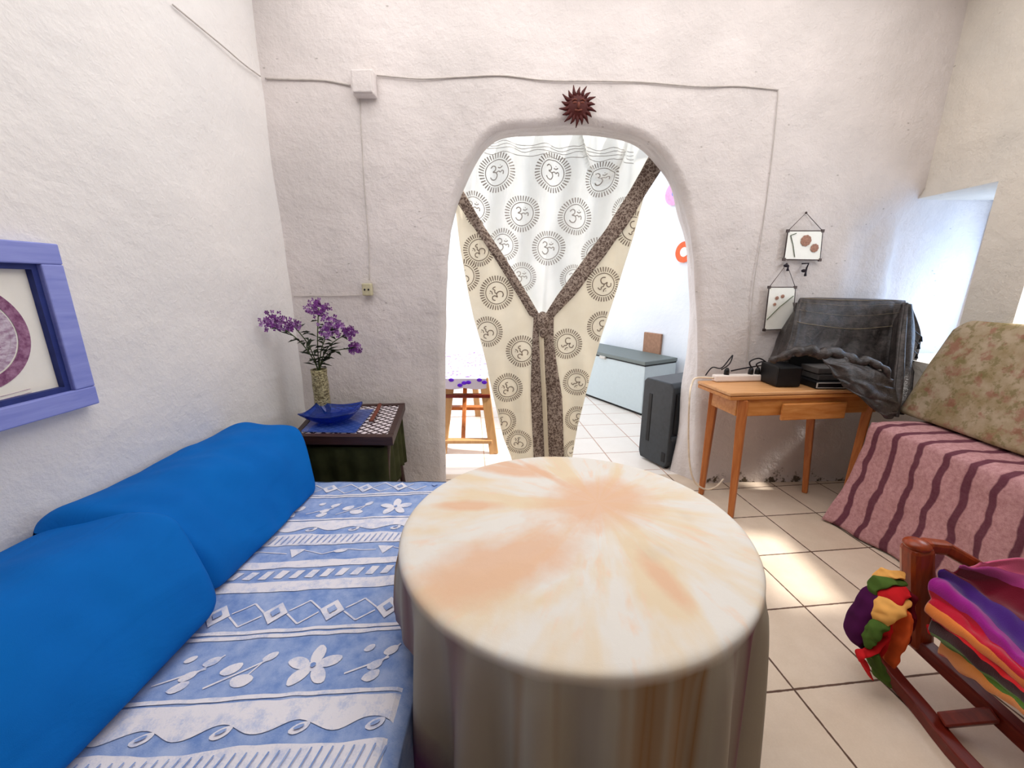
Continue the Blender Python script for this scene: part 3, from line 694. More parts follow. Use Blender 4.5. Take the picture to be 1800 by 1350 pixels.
# gas heater
A = Vector((1.068, 3.125, 0)); Bp = Vector((1.207, 2.865, 0)); u = (Bp - A).normalized(); w = Vector((-u.y, u.x, 0))
fh = prism_frame(A, u, w); Lh = (Bp - A).length
t_ = thing('gas_heater', fh(Lh / 2, .2, 0), 'dark charcoal portable heater standing just inside the arch', 'heater')
b = MB(); zt = .70
pr = [(0, .07), (.02, .02), (Lh - .02, .02), (Lh, .07), (Lh, zt - .03), (Lh - .03, zt), (.03, zt), (0, zt - .03)]
vs = [fh(a, 0, z) for a, z in pr] + [fh(a, .42, z) for a, z in pr]; n = len(pr)
b.add(vs, [tuple(range(n)), tuple(range(2 * n - 1, n - 1, -1))] + [(i, i + n, (i + 1) % n + n, (i + 1) % n) for i in range(n)]); b.build('body', M['heater'], t_, bevel=.008)
slab(fh, Lh * .22, Lh * .34, -.004, .004, .18, zt - .12, 'side_groove', 'black', t_)
slab(fh, Lh * .8, Lh * .93, -.004, .004, .06, .14, 'side_foot_panel', 'black', t_)
slab(fh, Lh - .004, Lh + .016, .03, .40, .30, zt - .08, 'front_panel', 'black', t_)
slab(fh, Lh - .004, Lh + .02, .02, .41, .25, .285, 'front_trim', 'heater', t_)
for q in (.05, .37):
    b = MB(); p = fh(Lh * .85, q, .02); b.ball(p, .028, n=12, k=8); b.build('castor', M['black'], t_, smooth=True)
# trestle table
T0 = onz(870, 802, 0)
t_ = thing('trestle_table', (-.6, 3.7, 0), 'pale pine trestle table under a lilac printed cloth, through the arch', 'table')
def bar(p, q, wx, wy, name, mat, par, bevel=.004):
    p, q = Vector(p), Vector(q); d = (q - p).normalized(); x = Vector((1, 0, 0)) if abs(d.x) < .9 else Vector((0, 1, 0))
    y = d.cross(x).normalized(); x = y.cross(d).normalized(); b = MB(); c4 = [x * (a * wx / 2) + y * (c * wy / 2) for a, c in ((-1, -1), (1, -1), (1, 1), (-1, 1))]
    b.hexa([p + c for c in c4], [q + c for c in c4]); return b.build(name, M[mat], par, bevel=bevel)
X1 = T0.x - .01
bar((X1, 3.20, 0), (X1 - .085, 3.30, .645), .075, .045, 'leg', 'pine_pale', t_)
bar((X1 - .45, 3.20, 0), (X1 - .37, 3.30, .645), .075, .045, 'leg', 'pine_pale', t_)
bar((X1 - .22, 4.20, 0), (X1 - .26, 4.12, .645), .06, .045, 'leg', 'pine_pale', t_)
bar((X1 - .62, 4.20, 0), (X1 - .58, 4.12, .645), .06, .045, 'leg', 'pine_pale', t_)
bar((X1 - .45, 3.215, .11), (X1 - .015, 3.215, .11), .07, .03, 'stretcher', 'pine_pale', t_)
bar((X1 - .58, 3.50, .32), (X1 - .10, 3.50, .32), .07, .03, 'stretcher', 'pine_leg', t_)
bar((X1 - .60, 3.27, .50), (X1 - .03, 3.27, .50), .05, .03, 'stretcher', 'mahogany_rail', t_)
bar((X1 - .27, 3.25, .11), (X1 - .27, 3.55, .60), .035, .03, 'brace', 'pine_leg', t_)
b = MB(); b.box((X1 - .55, 3.80, .66), (.95, 1.25, .03)); b.build('tabletop', M['pine_pale'], t_)
b = MB()
def tc(u, v):
    x = lerp(X1 - 1.05, X1 - .055, u)
    if v < .22: s = 1 - v / .22; return (x, 3.165 - .004, .682 - s * .085 - .012 * abs(math.sin(x * 16)) * s)
    return (x, lerp(3.165, 4.44, (v - .22) / .78), .684)
b.grid(tc, 60, 20); o = b.build('lace_tablecloth', M['lace'], None, solid=.003); tag(o, 'white tablecloth with lilac print and violet flowers on the trestle table', 'tablecloth')
for k, x in enumerate([X1 - .07, X1 - .11, X1 - .20, X1 - .235, X1 - .27, X1 - .34, X1 - .42]):
    b = MB(); p = Vector((x, 3.155, .645 + .02 * (k % 2) - (.025 if k in (3, 4) else 0))); b.ball(p, .017, sc=(1.3, .15, .9)); b.build('violet_flower', M['violet'], o)
# things on the far right wall
p, n_, e_ = onfar(1203, 443); b = MB()
t_ = thing('round_plaque', p, 'round orange plaque on the far white wall, cut by the arch edge', 'plaque')
def disc(p, n_, e_, r0, r1, name, mat, par, off):
    b = MB(); vs = []; N = 32; up = Vector((0, 0, 1))
    for k in range(N):
        a = 2 * math.pi * k / N
        for r in (r0, r1):
            for d in (off, off + .008): vs.append(p + e_ * (r * math.cos(a)) + up * (r * math.sin(a)) + n_ * d)
    fs = []
    for k in range(N):
        a, c = 4 * k, 4 * ((k + 1) % N); fs += [(a + 1, a + 3, c + 3, c + 1), (a, c, c + 2, a + 2), (a + 2, c + 2, c + 3, a + 3), (a, a + 1, c + 1, c)]
    b.add(vs, fs); return b.build(name, M[mat], par)
disc(p, n_, e_, .05, .11, 'rim', 'poster_orange', t_, 0); disc(p, n_, e_, 0.001, .05, 'centre', 'mount', t_, .0)
p, n_, e_ = onfar(1186, 340)
t_ = thing('paper_flower', p, 'pale pink round paper flower high on the far white wall', 'wall decoration')
disc(p, n_, e_, .025, .12, 'petals', 'poster_pink', t_, 0); disc(p, n_, e_, .001, .03, 'centre', 'frame_blue', t_, .004)
p, n_, e_ = onfar(1148, 607, 0.0); b = MB(); up = Vector((0, 0, 1))
c4 = [p + e_ * a + up * c for a, c in ((-.13, -.17), (.13, -.17), (.13, .15), (-.13, .15))]
b.hexa(c4, [q + n_ * .03 for q in c4]); tag(b.build('wall_board', M['cardboard'], bevel=.003), 'brown board fixed on the white wall above the freezer', 'board')

# ---------------------------------------------------------------- daybed, cover and cushions
def zb(x, y):
    e = -.258 + .02 * nz(x, y, 0, 3, 2); z = .470 + .006 * nz(x, y, 0, 6, 3) + .003 * nz(x, y, 0, 17, 4)
    d = x - (e - .04)
    if d > 0: z -= .04 * (d / .04) ** 2 * .6
    return z
BX0, BX1, BY0, BY1 = -1.40, -.262, -.55, 1.80
bed = thing('daybed', (-.9, .6, 0), 'low daybed along the left wall under a blue and white patterned cover', 'bed')
b = MB(); b.box(((BX0 + BX1) / 2, (BY0 + BY1) / 2, .14), (BX1 - BX0 - .05, BY1 - BY0 - .04, .26)); b.build('base', M['dark_wood'], bed, bevel=.01)
b = MB(); b.box(((BX0 + BX1) / 2, (BY0 + BY1) / 2, .365), (BX1 - BX0 - .03, BY1 - BY0 - .03, .19)); b.build('mattress', M['print_white'], bed, bevel=.03)
b = MB()
def cover(u, v):                       # cross section: left edge, top, rolls over the right side
    y = lerp(BY0, BY1, v); L = BX1 - BX0
    s = u * (L + .44)
    ye = 0
    if s <= L: x = BX0 + s; z = zb(x, y)
    else:
        d = s - L; z = zb(BX1, y) - d - .0; x = BX1 + .012 + .018 * math.sin(y * 19) * min(1, d / .2) + .01
    if v > .999: z -= 0
    return Vector((x, y, z))
b.grid(cover, 90, 110)
b.grid(lambda u, v: Vector((lerp(BX0, BX1, u), BY1 + .008 + .01 * math.sin(u * 40) * v, zb(lerp(BX0, BX1, u), BY1) - .40 * v)), 60, 10)
TY = .07                               # the woven rows run slightly askew
def q4(pts, m=1, dz=.0022):
    vs = [Vector((x, y, zb(x, y) + dz)) for x, y in pts]; b.add(vs, [tuple(range(len(vs)))], m)
def on(pts): return all(BX0 < x < BX1 - .004 and BY0 < y < BY1 - .002 for x, y in pts)
def Yr(x, y): return y + TY * (x + .6)
def band(y0, y1, w0=0, w1=0, fr=0, ph=0, m=1, dz=.0022):
    N = 96
    for i in range(N):
        xa, xb = lerp(BX0 + .01, BX1 - .006, i / N), lerp(BX0 + .01, BX1 - .006, (i + 1) / N)
        lo = lambda x: Yr(x, y0) + w0 * math.sin(x * fr + ph) + .0025 * nz(x, y0, 0, 22)
        hi = lambda x: Yr(x, y1) + w1 * math.sin(x * fr + ph) + .0025 * nz(x, y1, 0, 22, 2)
        K = max(1, int((y1 - y0) / .02)); 
        for k in range(K):
            p = [(xa, lerp(lo(xa), hi(xa), k / K)), (xb, lerp(lo(xb), hi(xb), k / K)), (xb, lerp(lo(xb), hi(xb), (k + 1) / K)), (xa, lerp(lo(xa), hi(xa), (k + 1) / K))]
            if on(p): q4(p, m, dz)
def ell(cx, cy, rx, ry, rot=0, m=1, dz=.0022, n=14):
    cy = Yr(cx, cy); pts = []
    for k in range(n):
        a = 2 * math.pi * k / n; x, y = rx * math.cos(a) * (1 + .08 * math.sin(3 * a)), ry * math.sin(a)
        pts.append((cx + x * math.cos(rot) - y * math.sin(rot), cy + x * math.sin(rot) + y * math.cos(rot)))
    if on(pts):
        vs = [Vector((cx, cy, zb(cx, cy) + dz))] + [Vector((x, y, zb(x, y) + dz)) for x, y in pts]
        b.add(vs, [(0, 1 + k, 1 + (k + 1) % n) for k in range(n)], m)
def seg(x0, y0, x1, y1, w, m=1, dz=.0022):
    a, c = Vector((x0, Yr(x0, y0))), Vector((x1, Yr(x1, y1))); d = (c - a); n_ = Vector((-d.y, d.x)).normalized() * w / 2; K = max(1, int(d.length / .03))
    for k in range(K):
        p, q = a + d * (k / K), a + d * ((k + 1) / K); pts = [tuple(p - n_), tuple(q - n_), tuple(q + n_), tuple(p + n_)]
        if on(pts): q4(pts, m, dz)
PER = .755
for rep in (-2, -1, 0, 1):
    y = .995 + rep * PER               # centre row of the diamonds
    yo = lambda d: y + d
    # diamonds
    for k in range(-7, 5):
        cx = -.543 + .165 * k
        for (r, m, dz) in ((1.0, 1, .0035), (.42, 0, .006)):
            pts = [(cx - .037 * r, Yr(cx, y)), (cx, Yr(cx, y) - .040 * r), (cx + .037 * r, Yr(cx, y)), (cx, Yr(cx, y) + .040 * r)]
            if on(pts): q4(pts, m, dz)
        for s in (-1, 1):
            seg(cx + .037, y + s * .006, cx + .083, y + s * .042, .005); seg(cx + .083, y + s * .042, cx + .128, y + s * .006, .005)
    band(yo(-.068), yo(-.057)); band(yo(-.085), yo(-.074))
    # flower field
    fy = yo(-.180)
    for k in range(-2, 2):
        cx = -.515 + .46 * k
        for j in range(5):
            a = 2 * math.pi * j / 5 + .35; ell(cx + .040 * math.cos(a), fy + .034 * math.sin(a), .030, .017, a)
        ell(cx, fy, .016, .016); ell(cx, fy, .007, .007, 0, 0, .006)
        for (dx, dy, r, st) in ((-.16, -.030, .022, 1), (-.125, .035, .019, 0), (-.205, .005, .020, 2), (-.30, -.04, .022, 0), (-.27, .03, .02, 0), (.16, -.01, .02, 0), (.13, .04, .015, 0)):
            ell(cx + dx, fy + dy, r * (1.25 if st else 1), r * (.8 if st else .62), .6 if st != 1 else 0)
        seg(cx - .24, fy - .045, cx - .12, fy + .03, .005); seg(cx + .09, fy - .03, cx + .19, fy + .01, .005)
        seg(cx - .155, fy - .02, cx - .13, fy + .035, .004); seg(cx - .32, fy - .05, cx - .25, fy + .05, .004)
    band(yo(-.262), yo(-.252))
    band(yo(-.330), yo(-.268), .013, 0, 2 * math.pi / .165, 1.0)
    for k in range(-7, 5):
        cx = -.472 + .165 * k; ell(cx, yo(-.335), .022, .011, .5); ell(cx, yo(-.335), .011, .004, .5, 0, .006)
    band(yo(-.430), yo(-.366), .003, .004, 20)
    for k in range(-45, 30): seg(-.5 + .022 * k, yo(-.422), -.49 + .022 * k, yo(-.378), .0035, 0, .006)
    # triangles and sprigs row
    ty = yo(-.475)
    for k in range(-5, 4):
        cx = -.474 + .32 * k
        pts = [(cx - .03, Yr(cx, ty) + .022), (cx, Yr(cx, ty) - .024), (cx + .03, Yr(cx, ty) + .022)]
        if on(pts): q4(pts)
        ell(cx + .16, ty + .004, .024, .010, .2); seg(cx + .03, ty + .012, cx + .10, ty - .012, .004); seg(cx + .10, ty - .012, cx + .17, ty + .014, .004); seg(cx + .17, ty + .014, cx + .29, ty + .0, .004)
    band(yo(-.555), yo(-.520), 0, .002, 16)
    for k in range(-20, 12):
        cx = -.5 + .05 * k; q_ = [(cx, Yr(cx, yo(-.605))), (cx + .026, Yr(cx, yo(-.605))), (cx + .04, Yr(cx, yo(-.568))), (cx + .014, Yr(cx, yo(-.568)))]
        if on(q_): q4(q_)
    band(yo(-.665), yo(-.620))
b.build('patterned_cover', [M['bed_blue'], M['bed_white']], bed, smooth=True)

def cushion(name, Y0, Y1, prof, par_label, seed, wrk, slant):
    """prof: closed loop list of (x from wall, z) cross-section; ends pinch"""
    t_ = thing(name, (lX((Y0 + Y1) / 2) + .28, (Y0 + Y1) / 2, .475), par_label, 'cushion', 'cobalt cushions on the daybed')
    b = MB(); nu, nv = 48, 56; n = len(prof); P2 = [Vector((p[0], p[1], 0)) for p in prof]
    cx = sum(p.x for p in P2) / n; cz = sum(p.y for p in P2) / n
    def loop(t):
        x = (t % 1) * n; i = int(x); u = x - i; g = lambda k: P2[(i + k) % n]
        p0, p1, p2, p3 = g(-1), g(0), g(1), g(2)
        return .5 * ((2 * p1) + (p2 - p0) * u + (2 * p0 - 5 * p1 + 4 * p2 - p3) * u * u + (3 * p1 - p0 - 3 * p2 + p3) * u ** 3)
    def fn(u, v):
        p = loop(u); e = min(v, 1 - v); s = 1 - (1 - min(1, e / .085)) ** 2.4 * .72
        ss = 1 - (1 - min(1, e / .10)) ** 3 * .14
        ax, az = P2[0].lerp(P2[3], .5).x, P2[0].lerp(P2[3], .5).y
        # ends flatten onto the cushion's long diagonal
        A, B = P2[0], P2[3]; d = (B - A).normalized(); r = p - (A + B) / 2; al = r.dot(d); nn = Vector((-d.y, d.x, 0)); pe = r.dot(nn)
        q = (A + B) / 2 + d * al * ss + nn * pe * s
        Y = lerp(Y0, Y1, v) - slant * max(0, v - .4) / .6 * min(1, max(0, 1 - (q.y - .49) / .25))
        w_ = (wrk * .02 * nz(q.x, Y, q.y, 5, seed) + .008 * nz(q.x, Y, q.y, 13, seed)) * s
        return Vector((lX(Y) + max(.012, q.x + w_), Y, max(.482 + .0, q.y + w_)))
    b.grid(fn, nu, nv); o = b.build('cover', M['blue_cloth'], t_, smooth=True, sub=1); return t_
cushion('floor_cushion', 1.02, 1.90, [(.03, .735), (.22, .775), (.40, .725), (.535, .50), (.40, .484), (.12, .484), (.03, .55)], 'farther cobalt blue cushion on the daybed, beside the carved side table', 3, 1.2, .20)
cushion('floor_cushion', .10, 1.14, [(.02, .68), (.17, .745), (.43, .745), (.605, .51), (.42, .484), (.12, .484), (.02, .52)], 'nearer cobalt blue cushion on the daybed, cut by the left edge of the photo', 5, .8, .14)

# ---------------------------------------------------------------- carved side table with its things
ST = .656
A = Vector((-1.20, 2.0, 0)); u = Vector((1, -.02, 0)).normalized(); w = Vector((-.14, 1, 0)).normalized()
A = onz(512, 766, ST); A.z = 0; B2 = onz(690, 768, ST); C2 = onz(712, 708, ST); D2 = Vector((-1.27, 2.50, ST))
def fs(a, c, z):                       # a across 0..1, c depth 0..1
    p = A.lerp(Vector((B2.x, B2.y, 0)), a).lerp(Vector((D2.x, D2.y, 0)).lerp(Vector((C2.x, C2.y, 0)), a), c); return Vector((p.x, p.y, z))
t_ = thing('side_table', fs(.5, .5, 0), 'dark carved side table with a lattice top and green cloth skirt', 'side table')
def slabf(fr, a0, a1, b0, b1, z0, z1, name, mat, par, bevel=.004): return slab(fr, a0, a1, b0, b1, z0, z1, name, mat, par, bevel)
b = MB()
for (a0, a1, c0, c1) in ((0, 1, 0, .075), (0, 1, .93, 1), (0, .06, .075, .93), (.94, 1, .075, .93)):
    b.hexa([fs(a0, c0, ST - .05), fs(a1, c0, ST - .05), fs(a1, c1, ST - .05), fs(a0, c1, ST - .05)], [fs(a0, c0, ST), fs(a1, c0, ST), fs(a1, c1, ST), fs(a0, c1, ST)])
b.build('top_frame', M['dark_wood'], t_, bevel=.004)
slabf(fs, .05, .95, .07, .94, ST - .03, ST - .006, 'lattice_top', 'lattice', t_, 0)
slabf(fs, .12, .90, .10, .92, ST - .16, ST - .05, 'apron', 'dark_wood', t_)
for (a, c) in ((.08, .08), (.93, .10), (.08, .92), (.94, .92)):
    b = MB(); q = [fs(a, c, z) + Vector(((.5 - a) * .06 * math.sin((ST - z) * 5), 0, 0)) for z in [ST - .05 - i * (ST - .05) / 10 for i in range(11)]]
    b.tube(q, [.024 - .0008 * i for i in range(11)], 8); b.build('leg', M['dark_wood'], t_, smooth=True)
slabf(fs, .14, .88, .12, .90, .16, .18, 'shelf', 'dark_wood', t_)
b = MB()
def skirt(s, v):
    pa = [(.10, .90), (.10, .06), (.90, .06), (.94, .90)]; k = s * 3; i = min(int(k), 2); f = k - i
    a = lerp(pa[i][0], pa[i + 1][0], f); c = lerp(pa[i][1], pa[i + 1][1], f)
    z = lerp(ST - .07, .28 + .02 * math.sin(s * 30), v); p = fs(a, c, z)
    r = .014 * math.sin(s * 70 + .6 * math.sin(s * 13)) * (.3 + .9 * v)
    return p + (Vector((0, -1, 0)) if i == 1 else Vector((-1 if i == 0 else 1, 0, 0))) * (r + .012)
b.grid(skirt, 160, 16); b.build('cloth_skirt', M['green_cloth'], t_, smooth=True, solid=.003)
# incense holder
p0, p1 = onz(652, 741, ST + .006), onz(668, 714, ST + .006)
b = MB(); b.tube([p0 + (p1 - p0) * (i / 8) + Vector((0, 0, .004 + .012 * (max(0, i - 6)) / 2)) for i in range(9)], .013, 8, sq=.4)
o = b.build('incense_holder', M['clay_face'], smooth=True); tag(o, 'slim brown wooden incense holder on the lattice top of the side table', 'incense holder')
# blue glass bowl
bc_ = onz(583, 742, ST + .0); B0 = Vector((bc_.x, bc_.y + .02, ST - .001))
t_ = thing('glass_bowl', B0, 'square cobalt blue glass bowl with upturned corners on the side table', 'bowl')
b = MB()
def bowl(s, v):
    a = 2 * math.pi * s + .1; sq = 1 / max(abs(math.cos(a)), abs(math.sin(a))) ** .85; r = lerp(.05, .125, v ** .8) * (1 + (sq - 1) * v)
    z = .008 + .055 * v ** 1.5 + .030 * (sq - 1) * v * v * 2
    return B0 + Vector((r * 1.15 * math.cos(a), r * math.sin(a), z))
b.grid(bowl, 72, 14); b.grid(lambda s, v: B0 + Vector((.0575 * math.cos(2 * math.pi * s) * v, .05 * math.sin(2 * math.pi * s) * v, .008)), 48, 2)
b.build('shell', M['blue_glass'], t_, smooth=True, solid=.006)
# blue glass dish under it
b = MB(); b.hexa([fs(.08, .12, ST - .005), fs(.60, .10, ST - .005), fs(.66, .75, ST - .005), fs(.10, .75, ST - .005)], [fs(.06, .10, ST + .003), fs(.62, .08, ST + .003), fs(.68, .78, ST + .003), fs(.08, .78, ST + .003)])
tag(b.build('glass_tray', pane('blue_tinted_pane', srgb(60, 90, 170), .6), bevel=.002), 'flat blue tinted glass sheet under the blue bowl', 'glass tray')
B0.z += .004
# vase with purple sprigs
V0 = at(567, 706, 2.33); V0.z = ST + .001
b = MB(); prof_ = [(.030, 0), (.043, .01), (.046, .06), (.044, .12), (.046, .18), (.043, .24), (.046, .275), (.040, .275), (.036, .2), (.034, .03)]
b.lathe(prof_, V0, 28); o = b.build('vase', M['gilt'], smooth=True); tag(o, 'tall twisted gilt vase holding purple flowers on the side table', 'vase')
Vt = V0 + Vector((0, 0, .25))
tips = [((482, 566), .30, 'leftmost purple flower sprig in the vase, leaning to the corner', .075), ((560, 542), .34, 'tallest purple flower sprig in the middle of the vase', .075), ((585, 575), .3, 'broad lilac flower sprig in front of the tallest one', .085), ((612, 585), .3, 'short purple sprig right of the lilac one', .05), ((622, 612), .3, 'lowest purple sprig at the right of the vase', .045), ((515, 572), .3, 'lilac flower sprig between the leftmost and the tallest', .055)]
for k, ((x, y), _, lb, rr) in enumerate(tips):
    tip = at(x, y, 2.33 + (-.11, .03, -.07, -.02, 0, .04)[k]); st_ = thing('flower_sprig', V0 + Vector((0, 0, .05)), lb, 'flower', 'purple flowers in the gilt vase')
    b = MB(); mid = Vt + Vector((0, 0, .07)) + (tip - Vt) * .35; path = [V0 + Vector(((k - 3) * .006, 0, .05)), Vt, mid, tip]
    b.tube([cr(path, i / 12) for i in range(13)], .003, 6); b.build('stem', M['stem'], st_, smooth=True)
    b = MB(); rnd = random.Random(k)
    for j in range(13):
        f = .42 + .5 * j / 13; p = cr(path, f); a = rnd.uniform(0, 6.28); d = Vector((math.cos(a), math.sin(a) * .7, rnd.uniform(-.2, .6))).normalized(); ln = rnd.uniform(.05, .09); wv = d.cross(Vector((0, 0, 1))).normalized() * .013
        q = p + d * ln * .5; b.add([p, q + wv + Vector((0, 0, .004)), p + d * ln - Vector((0, 0, .01)), q - wv + Vector((0, 0, .004)), q - Vector((0, 0, .003))], [(0, 1, 2), (0, 2, 3), (0, 4, 1), (1, 4, 2), (2, 4, 3), (3, 4, 0)])
    b.build('leaves', M['leaf'], st_)
    b = MB(); NB = int(900 * rr)
    for j in range(NB):
        a, c = rnd.uniform(0, 6.28), rnd.uniform(-1, 1); r = rr * rnd.uniform(.3, 1); s = math.sqrt(1 - c * c)
        p = tip + Vector((r * s * math.cos(a) * 1.05, r * s * math.sin(a) * .8, r * c * .8)); m = 1 if rnd.random() < (.6 if k in (2, 5) else .25) else 0
        for g in range(4):
            an = g * math.pi / 2 + rnd.uniform(0, 1); tl = rnd.uniform(-.5, .9); e = Vector((math.cos(an), rnd.uniform(-.6, .2), math.sin(an))) * .013; f = Vector((-math.sin(an), tl * .3, math.cos(an))) * .0055
            b.add([p, p + e * .6 + f, p + e, p + e * .6 - f], [(0, 1, 2, 3)], m)
    b.build('blossoms', [M['purple'], M['lilac']], st_)

# ---------------------------------------------------------------- round table under its tie-dyed cloth
TR_, TZ = .488, .75
t_ = thing('round_table', (TC[0], TC[1], 0), 'round table hidden under the tie-dyed cloth in the foreground', 'table')
b = MB(); b.lathe([(.435, TZ - .03), (.445, TZ - .02), (.443, TZ - .006)], (TC[0], TC[1], 0), 48); b.build('tabletop', M['pine_top'], t_)
for k in range(4):
    a = math.pi / 4 + k * math.pi / 2; b = MB(); b.tube([(TC[0] + .27 * math.cos(a), TC[1] + .27 * math.sin(a), TZ - .03), (TC[0] + .30 * math.cos(a), TC[1] + .30 * math.sin(a), 0)], .022, 8); b.build('leg', M['pine_leg'], t_, smooth=True)
b = MB()
def tcl(u, v):
    a = 2 * math.pi * u; L1 = .62; 
    ey = .955
    if v < L1:
        r = (v / L1) * (TR_ - .010); x, y = TC[0] + r * math.cos(a), TC[1] + r * ey * math.sin(a)
        return Vector((x, y, TZ + .0015 + .0025 * nz(x, y, 0, 5, 6) + .0012 * nz(x, y, 0, 22, 7)))
    s = (v - L1) / (1 - L1)
    if s < .16:
        g = s / .16 * math.pi / 2; r = TR_ - .010 + .014 * math.sin(g); z = TZ - .016 * (1 - math.cos(g))
    else:
        d = (s - .16) / .84; r = TR_ + .004 + .020 * d; z = TZ - .016 - d * (TZ - .05)
    k = max(0, (s - .17) / .83) ** .45
    fo = .55 * math.sin(a * 17 + 1.1 * math.sin(a * 3) + .4) + .45 * math.sin(a * 26 + 2 * math.sin(a * 2 + 1))
    r += k * (.042 * fo + .008)
    x = TC[0] + r * math.cos(a); lim = lerp(-.9, -.236 + .012 * math.sin(a * 26), sst(.70 - z, 0, .2))
    return Vector((max(x, lim), TC[1] + r * ey * math.sin(a), z))
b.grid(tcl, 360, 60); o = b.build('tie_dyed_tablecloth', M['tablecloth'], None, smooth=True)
tag(o, 'cream and peach tie-dyed cloth draped to the floor over the round table', 'tablecloth')

# ---------------------------------------------------------------- pine side desk with drawer
OT = .81
tt = thing('pine_table', (1.75, 2.38, 0), 'honey pine table with a partly open drawer in the right corner', 'table')
c1, c2, c3, c4 = onz(1285, 691, OT), onz(1494, 685, OT), None, onz(1226, 669, OT)
c2 = c1 + (c2 - c1) * 1.34; c4.y = min(c4.y, 2.58); c3 = Vector((c2.x + .02, 2.62, OT))
def fo_(a, c, z):
    p = c1.lerp(c2, a).lerp(c4.lerp(c3, a), c); return Vector((p.x, p.y, z))
slab(fo_, 0, 1, 0, 1, OT - .022, OT, 'tabletop', 'pine_top', tt)
slab(fo_, .004, 1, .006, 1, OT - .048, OT - .024, 'folding_leaf', 'pine', tt)
slab(fo_, .085, .97, .06, .10, OT - .155, OT - .048, 'front_apron', 'pine', tt)
slab(fo_, .07, .095, .10, .94, OT - .155, OT - .048, 'side_apron', 'pine', tt)
slab(fo_, .085, .97, .90, .94, OT - .155, OT - .048, 'back_apron', 'pine', tt)
dw = slab(fo_, .33, .74, -.045, .02, OT - .178, OT - .075, 'drawer_front', 'pine', tt)
slab(fo_, .35, .72, .02, .80, OT - .16, OT - .09, 'drawer_box', 'pine', dw)
def leg(px_top, foot, top_z=OT - .048):
    f = Vector(foot); tp = px_top; b = MB(); n = 8; pts = []
    for i in range(n + 1):
        s = i / n; pts.append(tp.lerp(f, s))
    b.tube(pts, [.036 - .013 * (i / n) for i in range(n + 1)], 4); o = b.build('leg', M['pine_leg'], tt, bevel=.006); return o
l1, l2, l3 = onz(1284, 909, 0), onz(1229, 864, 0), onz(1411, 863, 0)
leg(fo_(.105, .09, OT - .05), l1); leg(fo_(.09, .86, OT - .05), l2 + Vector((.0, -.03, 0))); leg(fo_(.72, .86, OT - .05), l3 + Vector((0, -.02, 0)))
leg(fo_(.93, .12, OT - .05), Vector((2.15, 2.32, 0)))

# power strip and cables
s0, s1 = onz(1250, 668, OT + .002), onz(1350, 668, OT + .002)
s0.y -= .03; s1.y -= .0
t_ = thing('power_strip', (s0 + s1) / 2, 'white power strip with black plugs on the pine table', 'power strip')
d = (s1 - s0).normalized(); pn = Vector((-d.y, d.x, 0)); b = MB(); 
b.hexa([s0 - pn * .03, s1 - pn * .03, s1 + pn * .03, s0 + pn * .03], [q + Vector((0, 0, .042)) for q in (s0 - pn * .026, s1 - pn * .026, s1 + pn * .026, s0 + pn * .026)]); b.build('body', M['white_plastic'], t_, bevel=.008)
L = (s1 - s0).length
plugs = [.22, .66, .78, .90]
for f in plugs:
    b = MB(); p = s0 + d * L * f + Vector((0, 0, .042)); b.tube([p, p + Vector((0, 0, .03)), p + Vector((.002, 0, .045))], [.017, .015, .007], 10); b.build('plug', M['black'], t_, smooth=True)
def cable(pts, r, label, mat='cable_black'):
    b = MB(); n = len(pts) * 6; b.tube([cr(pts, i / n) for i in range(n + 1)], r, 6); tag(b.build('cable', M[mat], smooth=True), label, 'cable')
zt = OT + .09
pp = lambda f, dz=.085: s0 + d * L * f + Vector((0, 0, dz))
sp = s0.y + .02
cable([at(1240, 660, sp + .03), at(1252, 646, sp + .02), at(1268, 647, sp), at(1283, 630, sp + .02), at(1288, 625, sp + .03), at(1282, 640, sp + .01), at(1268, 650, sp)], .004, 'looped black cable at the left end of the power strip')
cable([pp(.66), at(1318, 636, sp), at(1335, 630, sp + .03), at(1352, 641, sp + .06)], .0045, 'black cable arching from the second plug to the black box')
cable([pp(.78), at(1330, 640, sp), at(1342, 636, sp + .02), at(1354, 645, sp + .05)], .0045, 'short black cable arching just right of the longer arch')
cable([at(1285, 652, sp + .05), at(1310, 647, sp + .05), at(1335, 643, sp + .05), at(1360, 640, sp + .07)], .0045, 'black cable running flat behind the power strip')
cable([s0 + Vector((.0, 0, .02)), at(1225, 664, s0.y), at(1216, 675, s0.y - .02), at(1212, 700, 2.42), at(1210, 770, 2.42), at(1213, 820, 2.42), at(1222, 848, 2.42), at(1240, 860, 2.42), at(1258, 856, 2.45), at(1272, 842, 2.5)], .006, 'cream cable looping down beside the left end of the pine table', 'cable_white')

# equipment under the shawl
b = MB(); p = at(1378, 652, 2.42); b.box((p.x, 2.45, OT + .065), (.15, .18, .125)); tag(b.build('speaker_box', M['black'], bevel=.01), 'small black box on the pine table between power strip and grey boxes', 'speaker')
for k in range(2):
    b = MB(); b.box((1.965 - .01 * k, 2.44, OT + .062 + .04 * k), (.19, .15, .036)); o = b.build('set_top_box', M['grey_plastic'], bevel=.004)
    tag(o, ('lower' if k == 0 else 'upper') + ' of two grey boxes stacked on the flat black player', 'set-top box', 'grey boxes under the shawl')
t_ = thing('disc_player', (2.0, 2.40, OT), 'flat black disc player with a silver outline on the pine table', 'disc player')
b = MB(); b.box((2.03, 2.43, OT + .022), (.40, .22, .040)); b.build('body', M['black'], t_, bevel=.003)
b = MB()
for (x, z, sx, sz) in ((2.03, OT + .040, .40, .004), (2.03, OT + .010, .40, .004), (1.832, OT + .025, .005, .034)): b.box((x, 2.316, z), (sx, .006, sz))
b.build('silver_outline', M['silver'], t_)
